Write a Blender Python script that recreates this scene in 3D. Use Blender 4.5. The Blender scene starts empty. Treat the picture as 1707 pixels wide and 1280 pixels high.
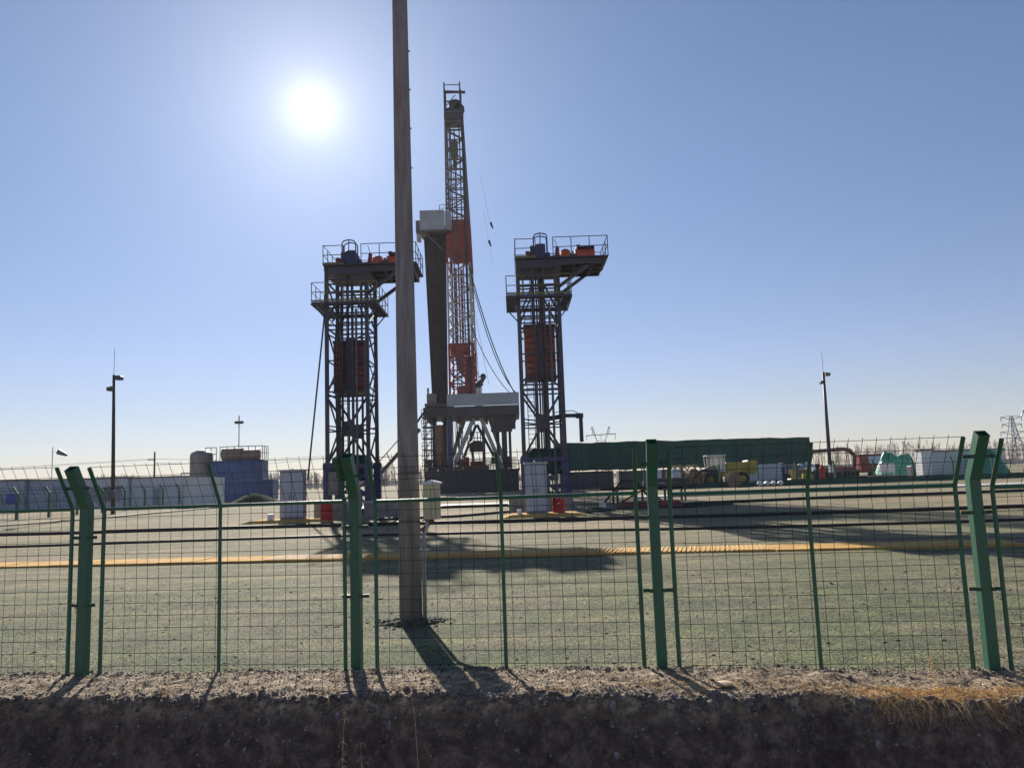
import bpy, math, random
from mathutils import Vector, Matrix, noise
R = math.radians
random.seed(7)
S = bpy.context.scene
# ------------------------------------------------------------------ camera
EYE = Vector((0, 0, 1.9)); FPX = 1282.0
p_, r_ = R(6.9), R(2.0)
cf = Vector((0, math.cos(p_), math.sin(p_))); cu0 = Vector((0, -math.sin(p_), math.cos(p_))); cx0 = Vector((1, 0, 0))
CU = math.cos(r_)*cu0 + math.sin(r_)*cx0; CR = math.cos(r_)*cx0 - math.sin(r_)*cu0
cam = bpy.data.cameras.new('camera'); camo = bpy.data.objects.new('camera', cam); S.collection.objects.link(camo)
cam.sensor_width = 36; cam.lens = FPX/1707*36; cam.clip_start = .05; cam.clip_end = 9000
camo.matrix_world = Matrix((( CR.x, CU.x, -cf.x, EYE.x), (CR.y, CU.y, -cf.y, EYE.y), (CR.z, CU.z, -cf.z, EYE.z), (0, 0, 0, 1)))
S.camera = camo
S.render.resolution_x = 1024; S.render.resolution_y = 767
def at(px, py, D):
    d = cf*FPX + CR*(px-853.5) + CU*(640-py)
    return EYE + d*(D/d.y)
# ------------------------------------------------------------------ sky and sun
EL, AZ = R(26.3), R(-14.6)
SUNV = Vector((math.sin(AZ)*math.cos(EL), math.cos(AZ)*math.cos(EL), math.sin(EL)))
w = bpy.data.worlds.new('World'); S.world = w; w.use_nodes = True
nt = w.node_tree; N = nt.nodes; L = nt.links; N.clear()
sky = N.new('ShaderNodeTexSky'); sky.sky_type = 'NISHITA'; sky.sun_disc = False
sky.sun_elevation = EL; sky.sun_rotation = AZ; sky.air_density = 1.0; sky.dust_density = 0.0; sky.ozone_density = 1.6
bg = N.new('ShaderNodeBackground'); bg.inputs[1].default_value = 0.054
out = N.new('ShaderNodeOutputWorld'); tint = N.new('ShaderNodeMix'); tint.data_type = 'RGBA'; tint.blend_type = 'MULTIPLY'; tint.inputs[0].default_value = 1
tint.inputs[7].default_value = (.98, .985, 1.10, 1); L.new(sky.outputs[0], tint.inputs[6])
# low air is dustier and duller than the clear-air sky model gives
tcz = N.new('ShaderNodeTexCoord'); sz = N.new('ShaderNodeSeparateXYZ'); L.new(tcz.outputs['Generated'], sz.inputs[0]); rz = N.new('ShaderNodeValToRGB')
rz.color_ramp.elements[0].position = 0; rz.color_ramp.elements[0].color = (.73, .69, .73, 1); rz.color_ramp.elements[1].position = .42; rz.color_ramp.elements[1].color = (1, 1, 1, 1)
e_ = rz.color_ramp.elements.new(.14); e_.color = (.90, .83, .90, 1); L.new(sz.outputs[2], rz.inputs[0])
low = N.new('ShaderNodeMix'); low.data_type = 'RGBA'; low.blend_type = 'MULTIPLY'; low.inputs[0].default_value = 1; L.new(tint.outputs[2], low.inputs[6]); L.new(rz.outputs[0], low.inputs[7]); L.new(low.outputs[2], bg.inputs[0])
# the sun's own burnt-out disc and its aureole in the air, by direction from the sun
tc = N.new('ShaderNodeTexCoord'); dp = N.new('ShaderNodeVectorMath'); dp.operation = 'DOT_PRODUCT'; dp.inputs[1].default_value = SUNV
nm = N.new('ShaderNodeVectorMath'); nm.operation = 'NORMALIZE'; L.new(tc.outputs['Generated'], nm.inputs[0]); L.new(nm.outputs[0], dp.inputs[0])
mx0 = N.new('ShaderNodeMath'); mx0.operation = 'MAXIMUM'; mx0.inputs[1].default_value = 0.0; L.new(dp.outputs['Value'], mx0.inputs[0])
tot = None
for ex, am in ((2200, .24), (600, .10), (130, .13), (32, .12), (7, .03)):
    a = N.new('ShaderNodeMath'); a.operation = 'POWER'; a.inputs[1].default_value = ex; L.new(mx0.outputs[0], a.inputs[0])
    b = N.new('ShaderNodeMath'); b.operation = 'MULTIPLY_ADD'; b.inputs[1].default_value = am; L.new(a.outputs[0], b.inputs[0])
    if tot: L.new(tot.outputs[0], b.inputs[2])
    else: b.inputs[2].default_value = 0
    tot = b
bg2 = N.new('ShaderNodeBackground'); bg2.inputs[0].default_value = (1, .97, .94, 1); L.new(tot.outputs[0], bg2.inputs[1])
ad = N.new('ShaderNodeAddShader'); L.new(bg.outputs[0], ad.inputs[0]); L.new(bg2.outputs[0], ad.inputs[1]); L.new(ad.outputs[0], out.inputs[0])
sl = bpy.data.lights.new('sun', 'SUN'); sl.energy = 5.0; sl.angle = R(.5); sl.color = (1, .93, .83)
so = bpy.data.objects.new('sun', sl); S.collection.objects.link(so); so.rotation_euler = SUNV.to_track_quat('Z', 'Y').to_euler()
S.view_settings.view_transform = 'Standard'; S.view_settings.look = 'None'; S.view_settings.exposure = 0.72; S.view_settings.gamma = 1
# ------------------------------------------------------------------ materials
MATS = {}
def M(name, c1, c2=None, scale=6, rough=.7, metal=0, bump=0, bscale=None, spec=.5, stretch=None, detail=6, trans=0, rust=None):
    if name in MATS: return MATS[name]
    m = bpy.data.materials.new(name); m.use_nodes = True; n = m.node_tree.nodes; l = m.node_tree.links
    b = n['Principled BSDF']; b.inputs['Roughness'].default_value = rough; b.inputs['Metallic'].default_value = metal
    b.inputs['Specular IOR Level'].default_value = spec
    if trans: b.inputs['Transmission Weight'].default_value = trans
    c2 = c2 or tuple(x*.72 for x in c1)
    t = n.new('ShaderNodeTexCoord'); mp = n.new('ShaderNodeMapping'); l.new(t.outputs['Object'], mp.inputs[0])
    if stretch: mp.inputs['Scale'].default_value = stretch
    z = n.new('ShaderNodeTexNoise'); z.inputs['Scale'].default_value = scale; z.inputs['Detail'].default_value = detail; z.inputs['Roughness'].default_value = .65
    l.new(mp.outputs[0], z.inputs['Vector'])
    r = n.new('ShaderNodeValToRGB'); r.color_ramp.elements[0].position = .38; r.color_ramp.elements[1].position = .62
    r.color_ramp.elements[0].color = (*c1, 1); r.color_ramp.elements[1].color = (*c2, 1)
    if rust:
        e = r.color_ramp.elements.new(.70); e.color = (*c2, 1); e = r.color_ramp.elements.new(.745); e.color = (*rust, 1)
    l.new(z.outputs['Fac'], r.inputs[0]); l.new(r.outputs[0], b.inputs['Base Color'])
    if bump:
        z2 = n.new('ShaderNodeTexNoise'); z2.inputs['Scale'].default_value = bscale or scale*4; z2.inputs['Detail'].default_value = 5
        l.new(mp.outputs[0], z2.inputs['Vector'])
        bp = n.new('ShaderNodeBump'); bp.inputs['Strength'].default_value = bump; bp.inputs['Distance'].default_value = .03
        l.new(z2.outputs['Fac'], bp.inputs['Height']); l.new(bp.outputs[0], b.inputs['Normal'])
    MATS[name] = m; return m
fence_green = M('fence_green', (.014, .115, .066), (.030, .105, .068), 7, .42, spec=.5, bump=.05, rust=(.10, .055, .028))
wire_green = M('wire_green', (.006, .028, .018), (.010, .026, .016), 9, .32, spec=.5)
clampm = M('clamp', (.012, .075, .045), (.025, .06, .04), 9, .4, .3)
concrete_pole = M('pole_concrete', (.29, .27, .28), (.18, .165, .17), 3, .9, bump=.25, bscale=30, stretch=(3, 3, .35))
steel_dark = M('steel_dark', (.045, .048, .078), (.075, .065, .078), 2, .55, .2)
steel_blue = M('steel_blue', (.04, .045, .15), (.045, .045, .10), 2, .5, .1)
steel_grey = M('steel_grey', (.12, .12, .13), (.08, .08, .09), 1.2, .6, .2)
rail_yellow = M('rail_yellow', (.22, .19, .05), (.12, .11, .05), 2, .6)
rail_grey = M('rail_grey', (.07, .07, .08), (.04, .04, .05), 2, .6)
rust_red = M('rust_red', (.28, .05, .03), (.12, .03, .025), 1.6, .6)
red_orange = M('red_orange', (.68, .11, .035), (.48, .07, .03), 2.5, .5)
mast_red = M('mast_red', (.38, .085, .05), (.24, .06, .045), .5, .65)
mast_white = M('mast_white', (.62, .60, .60), (.46, .44, .43), .5, .6)
mast_grey = M('mast_grey', (.20, .18, .19), (.13, .115, .12), .4, .6)
mast_dark = M('mast_dark', (.085, .07, .078), (.06, .05, .056), .4, .6)
cladding = M('cladding', (.42, .44, .48), (.33, .35, .39), .6, .5)
pipe_brown = M('pipe_brown', (.05, .032, .028), (.03, .02, .02), 2, .6, .2)
hose_black = M('hose_black', (.012, .014, .014), (.03, .028, .024), 2, .6)
cab_grey = M('cabinet_grey', (.44, .46, .53), (.38, .40, .47), 1.5, .4)
meter_cream = M('meter_cream', (.55, .48, .34), (.48, .41, .28), 4, .5)
white_paint = M('white_paint', (.75, .76, .76), (.6, .62, .63), 1.5, .5)
barrel_red = M('barrel_red', (.50, .012, .02), (.36, .01, .015), 3, .42)
yellow_paint = M('yellow_paint', (.60, .36, .10), (.48, .27, .085), 1.6, .95, bump=.1, spec=.15)
concrete = M('concrete', (.30, .28, .25), (.2, .19, .17), 2, .9, bump=.15)
concrete_white = M('concrete_light', (.55, .53, .48), (.42, .40, .36), 2, .85)
cont_blue = M('container_blue', (.028, .085, .25), (.022, .06, .18), .5, .5, stretch=(1, 1, .25))
tank_grey = M('tank_grey', (.19, .18, .18), (.14, .13, .13), .6, .55, stretch=(1, 1, .2))
tank_tan = M('tank_tan', (.30, .22, .15), (.22, .15, .11), .6, .6)
net_green = M('net_green', (.014, .085, .062), (.012, .05, .042), .35, .85, bump=.4, bscale=1.2, stretch=(1, 1, .5))
tarp_green = M('tarp_green', (.04, .30, .20), (.02, .15, .10), .8, .45, bump=.5, bscale=2)
mound_green = M('mound_green', (.028, .06, .034), (.018, .035, .024), 2, 1.0, bump=.4, spec=.05)
cabin_white = M('cabin_white', (.64, .65, .68), (.54, .55, .60), .3, .5)
cabin_blue = M('cabin_blue', (.36, .41, .52), (.30, .35, .46), .3, .5)
shiny = M('shiny_metal', (.7, .7, .7), (.5, .5, .52), 3, .25, .9)
loader_yellow = M('loader_yellow', (.42, .32, .03), (.30, .22, .03), 1, .5)
glass = M('glass_dark', (.35, .38, .38), (.25, .28, .28), 1, .08, .6)
tyre = M('tyre', (.015, .015, .015), (.03, .028, .025), 4, .85)
truck_red = M('truck_red', (.30, .02, .018), (.2, .018, .015), .8, .4)
bark = M('bare_bark', (.26, .23, .22), (.18, .16, .15), .5, .9)
pylon_grey = M('pylon_grey', (.42, .44, .48), (.34, .36, .40), .2, .6, .2)
straw = M('straw', (.90, .66, .32), (.60, .36, .14), 12, .8)
straw_pale = M('straw_pale', (.62, .50, .36), (.36, .27, .19), 12, .8)
stone_m = M('stone', (.42, .39, .38), (.26, .24, .235), 6, .9, bump=.3)
stone_tan = M('stone_tan', (.56, .42, .25), (.47, .35, .21), 5, .8, bump=.2)
pebble_m = M('pebble', (.42, .35, .26), (.20, .16, .12), 23, .9)
clod_m = M('clod', (.17, .14, .115), (.10, .08, .07), 15, .95)
moss_m = M('pebble_green', (.32, .33, .25), (.07, .08, .055), 5, .9)
sign_blue = M('sign_blue', (.02, .06, .45), (.02, .05, .35), 1, .5)
# ------------------------------------------------------------------ builders
class MB:
    def __init__(s): s.v = []; s.f = []
    def add(s, vs, fs):
        o = len(s.v); s.v += [tuple(v) for v in vs]; s.f += [tuple(i+o for i in f) for f in fs]; return s
    def box(s, x0, x1, y0, y1, z0, z1):
        return s.add([(x0,y0,z0),(x1,y0,z0),(x1,y1,z0),(x0,y1,z0),(x0,y0,z1),(x1,y0,z1),(x1,y1,z1),(x0,y1,z1)],
                     [(0,3,2,1),(4,5,6,7),(0,1,5,4),(1,2,6,5),(2,3,7,6),(3,0,4,7)])
    def bbox(s, x0, x1, y0, y1, z0, z1, b=.02):     # box with chamfered upright and top edges
        b = min(b, (x1-x0)/3, (y1-y0)/3, (z1-z0)/3)
        def ring(i, z):
            return [(x0+i+b,y0+i,z),(x1-i-b,y0+i,z),(x1-i,y0+i+b,z),(x1-i,y1-i-b,z),(x1-i-b,y1-i,z),(x0+i+b,y1-i,z),(x0+i,y1-i-b,z),(x0+i,y0+i+b,z)]
        vs = ring(0, z0)+ring(0, z1-b)+ring(b, z1); fs = [tuple(range(7,-1,-1)), tuple(range(16,24))]
        for k in (0, 8):
            for i in range(8): j = (i+1) % 8; fs.append((k+i, k+j, k+8+j, k+8+i))
        return s.add(vs, fs)
    def tube(s, pts, r, n=6, r1=None, caps=True, rect=None, rot=0):
        pts = [Vector(p) for p in pts]; m = len(pts); vs = []
        t0 = (pts[1]-pts[0]).normalized(); ref = Vector((0,0,1)) if abs(t0.z) < .9 else Vector((0,1,0))
        a = ref.cross(t0).normalized()
        for i, p in enumerate(pts):
            t = (pts[min(i+1,m-1)]-pts[max(i-1,0)]).normalized()
            a = (a - t*a.dot(t)).normalized(); b = t.cross(a)
            rr = r if r1 is None else r+(r1-r)*i/(m-1)
            if rect:
                hw, hh = rect[0]/2, rect[1]/2
                vs += [p+a*x*hw+b*y*hh for x, y in ((1,1),(-1,1),(-1,-1),(1,-1))]
            else:
                vs += [p+a*math.cos(2*math.pi*k/n+rot)*rr+b*math.sin(2*math.pi*k/n+rot)*rr for k in range(n)]
        if rect: n = 4
        fs = []
        for i in range(m-1):
            for k in range(n): q = (k+1) % n; fs.append((i*n+k, i*n+q, (i+1)*n+q, (i+1)*n+k))
        if caps: fs += [tuple(range(n-1,-1,-1)), tuple((m-1)*n+k for k in range(n))]
        return s.add(vs, fs)
    def beam(s, p, q, wd, h=None): return s.tube([p, q], 0, rect=(wd, h or wd))
    def lathe(s, c, prof, n=20):      # prof: (radius, z)
        c = Vector(c); vs = []
        for rr, z in prof: vs += [c+Vector((math.cos(2*math.pi*k/n)*rr, math.sin(2*math.pi*k/n)*rr, z)) for k in range(n)]
        fs = []
        for i in range(len(prof)-1):
            for k in range(n): q = (k+1) % n; fs.append((i*n+k, i*n+q, (i+1)*n+q, (i+1)*n+k))
        fs += [tuple(range(n-1,-1,-1)), tuple((len(prof)-1)*n+k for k in range(n))]
        return s.add(vs, fs)
    def rock(s, c, r, fl=(1,1,1), jit=.25, rnd=random):
        c = Vector(c); t = (1+5**.5)/2
        V = [Vector(v).normalized() for v in ((-1,t,0),(1,t,0),(-1,-t,0),(1,-t,0),(0,-1,t),(0,1,t),(0,-1,-t),(0,1,-t),(t,0,-1),(t,0,1),(-t,0,-1),(-t,0,1))]
        F = [(0,11,5),(0,5,1),(0,1,7),(0,7,10),(0,10,11),(1,5,9),(5,11,4),(11,10,2),(10,7,6),(7,1,8),(3,9,4),(3,4,2),(3,2,6),(3,6,8),(3,8,9),(4,9,5),(2,4,11),(6,2,10),(8,6,7),(9,8,1)]
        an = rnd.random()*6.28; ca, sa = math.cos(an), math.sin(an); o = []
        for v in V:
            k = r*(1+rnd.uniform(-jit, jit)); x, y, z = v.x*fl[0]*k, v.y*fl[1]*k, v.z*fl[2]*k
            o.append(c+Vector((x*ca-y*sa, x*sa+y*ca, z)))
        return s.add(o, F)
    def build(s, name, mat, parent=None, loc=None, smooth=False):
        me = bpy.data.meshes.new(name); me.from_pydata(s.v, [], s.f); me.update(); me.materials.append(mat)
        if smooth: me.polygons.foreach_set('use_smooth', [True]*len(me.polygons))
        o = bpy.data.objects.new(name, me); S.collection.objects.link(o)
        if parent: o.parent = parent
        if loc is not None: o.location = loc
        return o
def tag(o, label=None, cat=None, group=None, kind=None):
    if label: o['label'] = label
    if cat: o['category'] = cat
    if group: o['group'] = group
    if kind: o['kind'] = kind
    return o
def thing(name, label, cat, loc=(0,0,0), rz=0, group=None):
    o = bpy.data.objects.new(name, None); S.collection.objects.link(o); o.location = loc; o.rotation_euler = (0,0,rz); o.empty_display_size = .3
    return tag(o, label, cat, group)
def copy_tree(o, parent=None):
    c = o.copy(); S.collection.objects.link(c)
    if parent: c.parent = parent
    for ch in list(o.children): copy_tree(ch, c)
    return c
def rails(mb, pts, h=1.15, r=.03, step=1.2, mid=(.5,), post_r=None):
    for i in range(len(pts)-1):
        a, b = Vector(pts[i]), Vector(pts[i+1]); n = max(1, round((b-a).length/step)); up = Vector((0,0,h))
        for k in range(n+1 if i == len(pts)-2 else n): q = a.lerp(b, k/n); mb.tube([q, q+up], post_r or r, 4)
        for m_ in (1.0,)+tuple(mid): mb.tube([a+up*m_, b+up*m_], r, 4)
# ------------------------------------------------------------------ ground: one sheet in fence-aligned coordinates
FYAW = math.atan2(-.323, 2.94); F0 = Vector((-4.55, 8.33, 0)); FU = Vector((math.cos(FYAW), math.sin(FYAW), 0)); FV = Vector((-FU.y, FU.x, 0))
def uv2w(u, v, z=0): q = F0+FU*u+FV*v; return Vector((q.x, q.y, z))
def w2uv(x, y): d = Vector((x, y, 0))-F0; return d.dot(FU), d.dot(FV)
def sm(a, b, x): t = min(1, max(0, (x-a)/(b-a))); return t*t*(3-2*t)
def nz(x, y, s, o=4, k=0): return noise.fractal(Vector((x*s+k*7.3, y*s-k*3.1, k*2.7)), .8, 2.0, o)
def ground_z(u, v):
    edge = -.93+.10*nz(u, 0, 1.1, 3, 3)+.055*nz(u, 0, 5, 3, 5)-.045*(u-3)*.2+.16*math.exp(-((u-7.15)/.16)**2)+.08*math.exp(-((u-.3)/.2)**2)
    z = 0.0
    if v > 2: z += .035*nz(u, v, .09, 3, 1)*sm(2, 12, v)
    strip = sm(.28, -.12, v)
    z += strip*(.03+.030*nz(u, v, 2.4, 4, 2)+.018*nz(u, v, 11, 3, 4))
    z -= (.02*sm(2.6, .2, u)+.055*sm(6.5, 8.6, u))*sm(1.2, -.3, v)
    d = edge-v                                           # beyond the edge: the bank drops into the ditch
    if d > 0:
        drop = .62*sm(0, .30, d)+.62*sm(.18, .75, d)
        z = z*sm(.5, 0, d)-drop+.09*nz(u, v*2, 2.6, 5, 6)*sm(0, .15, d)+.045*nz(u, v*2, 10, 4, 7)*sm(0, .1, d)
    if v < -2.4: z += 1.54*sm(-2.4, -4.6, v)
    return z
def gz(x, y): return ground_z(*w2uv(x, y))
def ground_object():
    us = [-9+18*i/470*1.0 for i in range(471)]; us = [u+4.4 for u in us]
    a = us[-1]; st = .06
    right = []; left = []
    while a < 4000: st *= 1.16; a += st; right.append(a); left.append(8.8-a)
    us = left[::-1]+us+right
    vs = [-40, -20, -12, -8, -6.5, -5.5, -4.6, -4, -3.5, -3, -2.6, -2.4, -2.2, -2.05, -1.95]
    vs += [-1.9+.025*i for i in range(93)]
    a = vs[-1]; st = .03
    while a < 4500: st *= 1.055; a += st; vs.append(a)
    nu = len(us); vv = []; ff = []
    for v in vs:
        for u in us: q = uv2w(u, v); vv.append((q.x, q.y, ground_z(u, v)))
    for j in range(len(vs)-1):
        for i in range(nu-1): k = j*nu+i; ff.append((k, k+1, k+nu+1, k+nu))
    mb = MB(); mb.v = vv; mb.f = ff
    m = bpy.data.materials.new('gravel_ground'); m.use_nodes = True; n = m.node_tree.nodes; l = m.node_tree.links; b = n['Principled BSDF']
    b.inputs['Roughness'].default_value = .95; b.inputs['Specular IOR Level'].default_value = .15
    g = n.new('ShaderNodeNewGeometry')
    def nn(scale, det=5, ro=.6, sc=None):
        t = n.new('ShaderNodeTexNoise'); t.inputs['Scale'].default_value = scale; t.inputs['Detail'].default_value = det; t.inputs['Roughness'].default_value = ro
        if sc:
            mp = n.new('ShaderNodeMapping'); mp.inputs['Scale'].default_value = sc; l.new(g.outputs['Position'], mp.inputs[0]); l.new(mp.outputs[0], t.inputs['Vector'])
        else: l.new(g.outputs['Position'], t.inputs['Vector'])
        return t
    def ramp(src, stops):
        r = n.new('ShaderNodeValToRGB'); e = r.color_ramp.elements
        e[0].position, e[0].color = stops[0][0], (*stops[0][1], 1); e[1].position, e[1].color = stops[-1][0], (*stops[-1][1], 1)
        for p, c in stops[1:-1]: x = e.new(p); x.color = (*c, 1)
        l.new(src, r.inputs[0]); return r
    def mix(f, a, b_, mode='MIX'):
        x = n.new('ShaderNodeMix'); x.data_type = 'RGBA'; x.blend_type = mode
        if isinstance(f, float): x.inputs[0].default_value = f
        else: l.new(f, x.inputs[0])
        l.new(a, x.inputs[6]); l.new(b_, x.inputs[7]); return x.outputs[2]
    big = ramp(nn(.45, 5, .6).outputs[0], [(.33, (.150, .142, .100)), (.48, (.122, .128, .084)), (.58, (.100, .120, .068)), (.70, (.135, .138, .078))])
    far = ramp(nn(.12, 4, .6, (.5, 1.6, 1)).outputs[0], [(.36, (.25, .20, .14)), (.5, (.17, .155, .105)), (.64, (.12, .13, .075))])
    sx = n.new('ShaderNodeSeparateXYZ'); l.new(g.outputs['Position'], sx.inputs[0])
    mr = n.new('ShaderNodeMapRange'); l.new(sx.outputs[1], mr.inputs[0]); mr.inputs[1].default_value = 11; mr.inputs[2].default_value = 30
    base = mix(mr.outputs[0], big.outputs[0], far.outputs[0])
    fine = ramp(nn(2.6, 8, .75).outputs[0], [(.34, (.62, .60, .62)), (.5, (1, 1, 1)), (.64, (1.35, 1.32, 1.12))]); base = mix(.85, base, fine.outputs[0], 'MULTIPLY')
    wv = n.new('ShaderNodeTexWave'); wv.bands_direction = 'Y'; wv.inputs['Scale'].default_value = .22; wv.inputs['Distortion'].default_value = 5; wv.inputs['Detail'].default_value = 4; wv.inputs['Detail Scale'].default_value = .35
    wm_ = n.new('ShaderNodeMapping'); wm_.inputs['Scale'].default_value = (.12, 1, 1); l.new(g.outputs['Position'], wm_.inputs[0]); l.new(wm_.outputs[0], wv.inputs['Vector'])
    wr = ramp(wv.outputs[0], [(.35, (.86, .86, .86)), (.75, (1.28, 1.22, 1.12))]); base = mix(.45, base, wr.outputs[0], 'MULTIPLY')
    rut = ramp(nn(1.1, 7, .72, (.22, 1.5, 1)).outputs[0], [(.36, (.66, .66, .68)), (.5, (1, 1, 1)), (.62, (1.32, 1.26, 1.15))]); base = mix(.7, base, rut.outputs[0], 'MULTIPLY')
    fine2 = ramp(nn(55, 4, .7).outputs[0], [(.34, (.30, .30, .28)), (.5, (1, 1, 1)), (.66, (1.85, 1.8, 1.65))]); base = mix(.9, base, fine2.outputs[0], 'MULTIPLY')
    spk = n.new('ShaderNodeTexVoronoi'); spk.inputs['Scale'].default_value = 42; l.new(g.outputs['Position'], spk.inputs['Vector'])
    sr = ramp(spk.outputs['Color'], [(.0, (.22, .23, .2)), (.45, (1.0, 1.0, 1.0)), (.95, (2.1, 2.0, 1.85))])
    base = mix(.8, base, sr.outputs[0], 'MULTIPLY')
    soil = ramp(nn(9, 8, .75).outputs[0], [(.3, (.09, .068, .046)), (.5, (.26, .20, .135)), (.66, (.60, .48, .33))])
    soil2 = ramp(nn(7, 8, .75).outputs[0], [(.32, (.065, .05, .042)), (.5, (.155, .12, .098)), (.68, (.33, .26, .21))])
    # soil where the strip and the bank are; v = distance from fence line
    dt = n.new('ShaderNodeVectorMath'); dt.operation = 'DOT_PRODUCT'; dt.inputs[1].default_value = FV; l.new(g.outputs['Position'], dt.inputs[0])
    wob = n.new('ShaderNodeMath'); wob.operation = 'MULTIPLY_ADD'; wob.inputs[1].default_value = .35; l.new(nn(3, 5).outputs[0], wob.inputs[0]); l.new(dt.outputs['Value'], wob.inputs[2])
    v0 = F0.dot(FV)+.175
    f1 = n.new('ShaderNodeMapRange'); l.new(wob.outputs[0], f1.inputs[0]); f1.inputs[1].default_value = v0+.22; f1.inputs[2].default_value = v0-.02
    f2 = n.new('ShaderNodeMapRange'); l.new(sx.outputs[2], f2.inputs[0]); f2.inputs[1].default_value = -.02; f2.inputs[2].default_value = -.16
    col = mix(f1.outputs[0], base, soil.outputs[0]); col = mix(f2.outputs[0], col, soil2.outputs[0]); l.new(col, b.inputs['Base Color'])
    b1 = n.new('ShaderNodeBump'); b1.inputs['Strength'].default_value = .55; b1.inputs['Distance'].default_value = .012; l.new(spk.outputs['Distance'], b1.inputs['Height'])
    b2 = n.new('ShaderNodeBump'); b2.inputs['Strength'].default_value = .6; b2.inputs['Distance'].default_value = .04; l.new(nn(14, 8, .7).outputs[0], b2.inputs['Height']); l.new(b1.outputs[0], b2.inputs['Normal'])
    l.new(b2.outputs[0], b.inputs['Normal'])
    o = mb.build('ground', m, smooth=True); tag(o, 'greenish gravel yard ending in a low soil bank beside a ditch', None, None, 'structure')
ground_object()
# ------------------------------------------------------------------ loose stones, clods, straw on the strip and the bank
def scatter():
    rnd = random.Random(3)
    a, b, c, g = MB(), MB(), MB(), MB()
    for i in range(9000):
        u = rnd.uniform(-2.5, 11.5); v = rnd.choice((rnd.uniform(-1.0, .02), rnd.uniform(-1.0, -.7), rnd.gauss(-.02, .06)))
        q = uv2w(u, v); r = rnd.uniform(.004, .013)*(1.6 if rnd.random() < .06 else 1); z = ground_z(u, v)
        (a if rnd.random() < .55 else b).rock((q.x, q.y, z+r*.3), r, (1, rnd.uniform(.6, 1), rnd.uniform(.4, .8)), .3, rnd)
    for i in range(420):                                 # clods heaped along the foot of the fence
        u = rnd.uniform(-2.5, 11.5)
        if nz(u, 0, .9, 2, 9) < -.12: continue
        q = uv2w(u, rnd.gauss(.02, .05)); r = rnd.uniform(.008, .022); b.rock((q.x, q.y, gz(q.x, q.y)+r*.4), r, (1, 1, .8), .3, rnd)
    k_ = MB()
    for i in range(9000):
        u = rnd.uniform(-2.5, 11.5); v = rnd.uniform(-1.95, -.93); q = uv2w(u, v); r = rnd.uniform(.006, .03)*(1.7 if rnd.random() < .07 else 1)
        k_.rock((q.x, q.y, ground_z(u, v)), r, (1, rnd.uniform(.6, 1), rnd.uniform(.5, 1)), .35, rnd)
    for i in range(420):
        u = rnd.uniform(-2.5, 11.5); v = -.93+.10*nz(u, 0, 1.1, 3, 3)-.045*(u-3)*.2+rnd.gauss(0, .05); q = uv2w(u, v); r = rnd.uniform(.015, .045)
        k_.rock((q.x, q.y, ground_z(u, v)+r*.2), r, (1, rnd.uniform(.6, 1), rnd.uniform(.5, .8)), .35, rnd)
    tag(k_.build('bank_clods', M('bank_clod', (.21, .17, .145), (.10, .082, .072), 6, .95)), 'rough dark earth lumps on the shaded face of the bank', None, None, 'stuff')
    for i in range(1500):
        u = rnd.uniform(-2.5, 11.5); v = rnd.uniform(-1.75, -1.0); q = uv2w(u, v); r = rnd.uniform(.004, .016)
        c.rock((q.x, q.y, ground_z(u, v)+r*.3), r, (1, .8, .8), .3, rnd)
    for i in range(14000):
        u = rnd.uniform(-4, 13); v = .1+rnd.random()**1.5*5.5; q = uv2w(u, v); r = rnd.uniform(.003, .008)*(1+.12*v)
        g.rock((q.x, q.y, ground_z(u, v)+r*.25), r, (1, rnd.uniform(.6, 1), .55), .3, rnd)
    tag(a.build('pebbles', pebble_m), 'pale pebbles and chips strewn over the sunlit soil strip', None, None, 'stuff')
    tag(b.build('soil_clods', clod_m), 'dark soil crumbs and clods along the foot of the fence', None, None, 'stuff')
    tag(c.build('bank_gravel', stone_m), 'small grey stones sticking out of the shaded bank', None, None, 'stuff')
    tag(g.build('gravel', moss_m), 'loose greenish gravel on the yard just behind the fence', None, None, 'stuff')
    dk = MB()
    for i in range(420):
        u = rnd.uniform(-5, 14); v = .15+rnd.random()**1.4*7; q = uv2w(u, v); r = rnd.uniform(.008, .024)*(1+.04*v)
        dk.rock((q.x, q.y, ground_z(u, v)+r*.1), r, (1.3, .8, .45), .4, rnd)
    for i in range(700):                               # mossy crumbs where the gravel meets the strip
        u = rnd.uniform(-2.5, 11.5); q = uv2w(u, rnd.gauss(.10, .07)); r = rnd.uniform(.005, .014); dk.rock((q.x, q.y, gz(q.x, q.y)+r*.2), r, (1, 1, .6), .35, rnd)
    tag(dk.build('dark_crumbs', M('dark_moss', (.045, .05, .03), (.03, .028, .02), 14, .95)), 'dark mossy crumbs dotted over the gravel behind the fence', None, None, 'stuff')
    # dry leaf and straw bits lying on the strip
    s = MB(); 
    for i in range(12000):
        u = rnd.uniform(-2.5, 11.5); v = rnd.uniform(-1.0, .05); q = uv2w(u, v); z = ground_z(u, v)+.006
        an = rnd.random()*6.28; ln = rnd.uniform(.01, .035); wd = rnd.uniform(.002, .007)
        dx, dy = math.cos(an)*ln, math.sin(an)*ln; h = rnd.uniform(-.002, .012)
        s.add([(q.x-dy*wd/ln, q.y+dx*wd/ln, z), (q.x+dy*wd/ln, q.y-dx*wd/ln, z), (q.x+dx, q.y+dy, z+h), (q.x+dx*.4-dy*wd/ln, q.y+dy*.4, z+h*.7)], [(0, 1, 2, 3)])
    tag(s.build('dry_litter', straw_pale), 'dry leaf and straw litter lying on the sunlit soil strip', None, None, 'stuff')
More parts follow.
